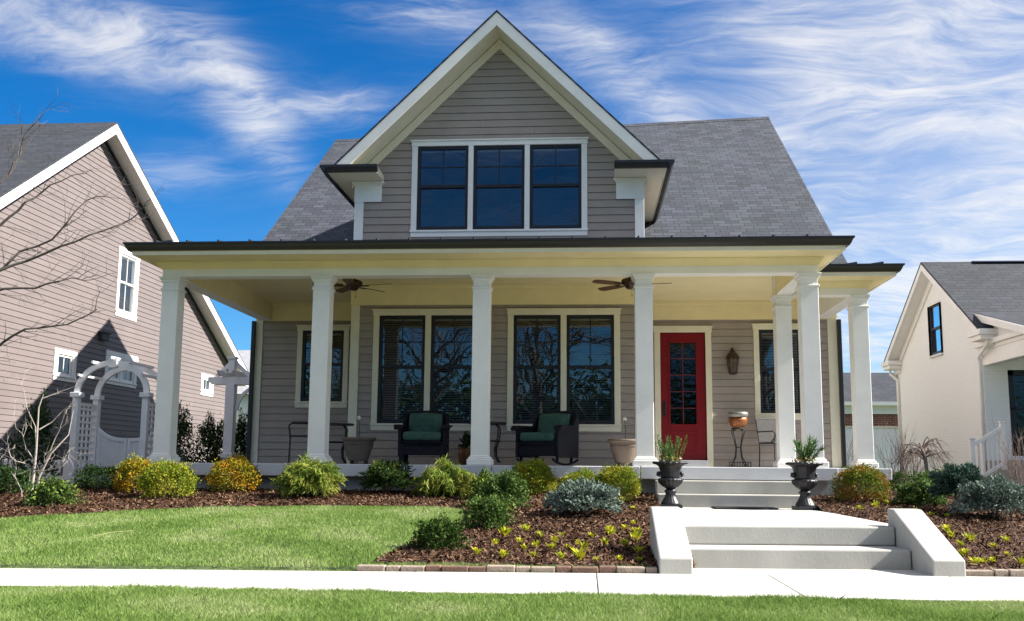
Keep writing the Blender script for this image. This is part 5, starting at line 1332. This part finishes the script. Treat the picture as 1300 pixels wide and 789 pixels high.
def ceiling_fan(label, loc, rot):
    t = thing('ceiling_fan', label, 'fan', loc, 0)
    MB().lathe([(0, -.0), (.065, .0), (.05, -.06), (.018, -.085), (.014, -.16), (0, -.16)], n=20).build('canopy', BRONZE, t, smooth=True)
    MB().lathe([(.02, -.15), (.07, -.155), (.12, -.175), (.135, -.20), (.13, -.24), (.10, -.26), (.07, -.265), (.065, -.31), (.03, -.33), (0, -.33)], n=26).build('motor', BRONZE, t, smooth=True)
    for k in range(5):
        a = R_(72 * k) + rot
        f = lambda p, a=a: Vector((p.x * math.cos(a) - p.y * math.sin(a), p.x * math.sin(a) + p.y * math.cos(a), p.z))
        m = MB(); out = [(.18, -.055), (.30, -.068), (.58, -.072), (.645, -.05), (.66, 0), (.645, .05), (.58, .072), (.30, .068), (.18, .055)]
        m.prism(out, 2, -.258, -.250)
        m.xf(lambda p: Vector((p.x, p.y * .978, p.z + p.y * .2))).xf(f); b = m.build('blade', WOODB, t, bevel=.002)
        MB().prism([(.08, -.02), (.19, -.045), (.26, -.03), (.26, .03), (.19, .045), (.08, .02)], 2, -.268, -.2595).xf(f).build('blade_arm', BRONZE, b)
    MB().tube([(.03, -.03, -.32), (.032, -.03, -.42)], .003, 5).lathe([(0, -.455), (.007, -.45), (.008, -.425), (0, -.42)], c=(.032, -.03, 0), n=8).build('pull_chain', BRONZE, t)
ceiling_fan('bronze ceiling fan with brown blades hanging between the second and third columns', (-2.74, 1.3, 3.09), R_(-88))
ceiling_fan('bronze ceiling fan half hidden behind the fourth porch column', (1.66, 1.3, 3.09), R_(-8))
URN = mat('black_iron_urn', (.010, .011, .015), .45, .25, 10, .15, 40, spec=.45)
def urn(label, loc, rot=0):
    t = thing('garden_urn', label, 'urn', loc, rot)
    MB().box(-.135, .135, -.135, .135, .0, .045).build('plinth', URN, t, bevel=.006)
    MB().lathe([(.125, .045), (.125, .06), (.11, .08), (.075, .14), (.058, .19), (.075, .205), (.082, .22), (.06, .235), (.055, .25)], n=48, mod=lambda i, a: 1 + (.05 * math.cos(16 * a) if 2 <= i <= 4 else 0)).build('pedestal', URN, t, smooth=True)
    MB().lathe([(.055, .248), (.10, .275), (.145, .32), (.16, .355), (.155, .375), (.125, .385)], n=64, mod=lambda i, a: 1 + (.05 * math.cos(18 * a) if 1 <= i <= 3 else 0)).build('bulb', URN, t, smooth=True)
    MB().lathe([(.12, .384), (.122, .40), (.13, .47), (.15, .53), (.185, .555), (.215, .565), (.222, .58), (.21, .595), (.175, .585), (.14, .55), (.0, .53)], n=72, mod=lambda i, a: 1 + (.11 * abs(math.cos(9 * a)) - .06 if 5 <= i <= 7 else .012 * math.cos(18 * a))).build('rim_bowl', URN, t, smooth=True)
    for k in (0, math.pi):
        MB().lathe([(0, -.03), (.025, -.02), (.03, .0), (.02, .025), (0, .03)], c=(.145 * math.cos(k), .145 * math.sin(k), .44), n=10).tube([(.13 * math.cos(k), -.03, .40), (.175 * math.cos(k), 0, .42), (.16 * math.cos(k), .03, .46)], .01, 6).build('handle', URN, t, smooth=True)
    return t
urn('black fluted iron urn on the landing left of the porch steps', (2.06, -.98, -.53), R_(3))
urn('black fluted iron urn on the landing right of the porch steps', (3.74, -1.12, -.53), R_(8))
def urn_plant(name, label, loc, kind):
    t = thing(name, label, 'plant', loc)
    r = np.random.default_rng(4 if kind else 3)
    if kind == 0:                                          # upright bushy stems
        parts = []
        for i in range(30):
            a = r.uniform(0, 6.28); q = r.uniform(0, .10); L = r.uniform(.17, .29); lean = r.uniform(.1, .85)
            k = 34; s = np.linspace(.1, 1, k)
            c = np.stack([np.cos(a) * (q + lean * L * s * .6), np.sin(a) * (q + lean * L * s * .6), s * L], 1)
            d = r.normal(size=(k, 3)) * .55; d[:, 2] += .8; d /= np.linalg.norm(d, axis=1)[:, None]
            w = np.cross(d, r.normal(size=(k, 3))); w /= np.linalg.norm(w, axis=1)[:, None]
            parts.append(quads(c, d, w, r.uniform(.03, .05, k), np.full(k, .007)))
        V, F = merge(parts)
    else:                                                  # spiky fans of long needles
        parts = []
        for i in range(11):
            a = r.uniform(0, 6.28); L = r.uniform(.16, .28); lean = r.uniform(.2, 1.1)
            ax = np.array([math.cos(a) * lean, math.sin(a) * lean, 1.]); ax /= np.linalg.norm(ax)
            k = 60; s = r.uniform(.15, 1, k)
            c = ax[None] * (s * L)[:, None]
            d = ax[None] * 1.0 + r.normal(size=(k, 3)) * .42; d /= np.linalg.norm(d, axis=1)[:, None]
            w = np.cross(d, r.normal(size=(k, 3))); w /= np.linalg.norm(w, axis=1)[:, None]
            parts.append(quads(c + d * .03, d, w, r.uniform(.06, .11, k), np.full(k, .008)))
        V, F = merge(parts)
    V = V * (1.3 if kind else 1.32)
    np_mesh('foliage', V, F, G_ROSE, t)
    n = 60; a = r.uniform(0, 6.28, n); q = r.uniform(.05, .15, n)
    c = np.stack([np.cos(a) * q, np.sin(a) * q, r.uniform(.04, .10, n)], 1); d = r.normal(size=(n, 3)); d[:, 2] += 1; d /= np.linalg.norm(d, axis=1)[:, None]
    w = np.cross(d, r.normal(size=(n, 3))); w /= np.linalg.norm(w, axis=1)[:, None]
    V, F = quads(c, d, w, r.uniform(.03, .055, n), r.uniform(.02, .035, n))
    np_mesh('flowers', V, F, leafmat('pansy_petals', [(.5, .4, .03), (.55, .25, .2), (.12, .2, .03), (.5, .35, .3), (.3, .4, .05)]), t)
urn_plant('urn_plant', 'bushy upright rosemary with small flowers in the left urn', (2.06, -.98, .03), 0)
urn_plant('urn_plant', 'spiky green conifer sprig with small flowers in the right urn', (3.74, -1.12, .03), 1)
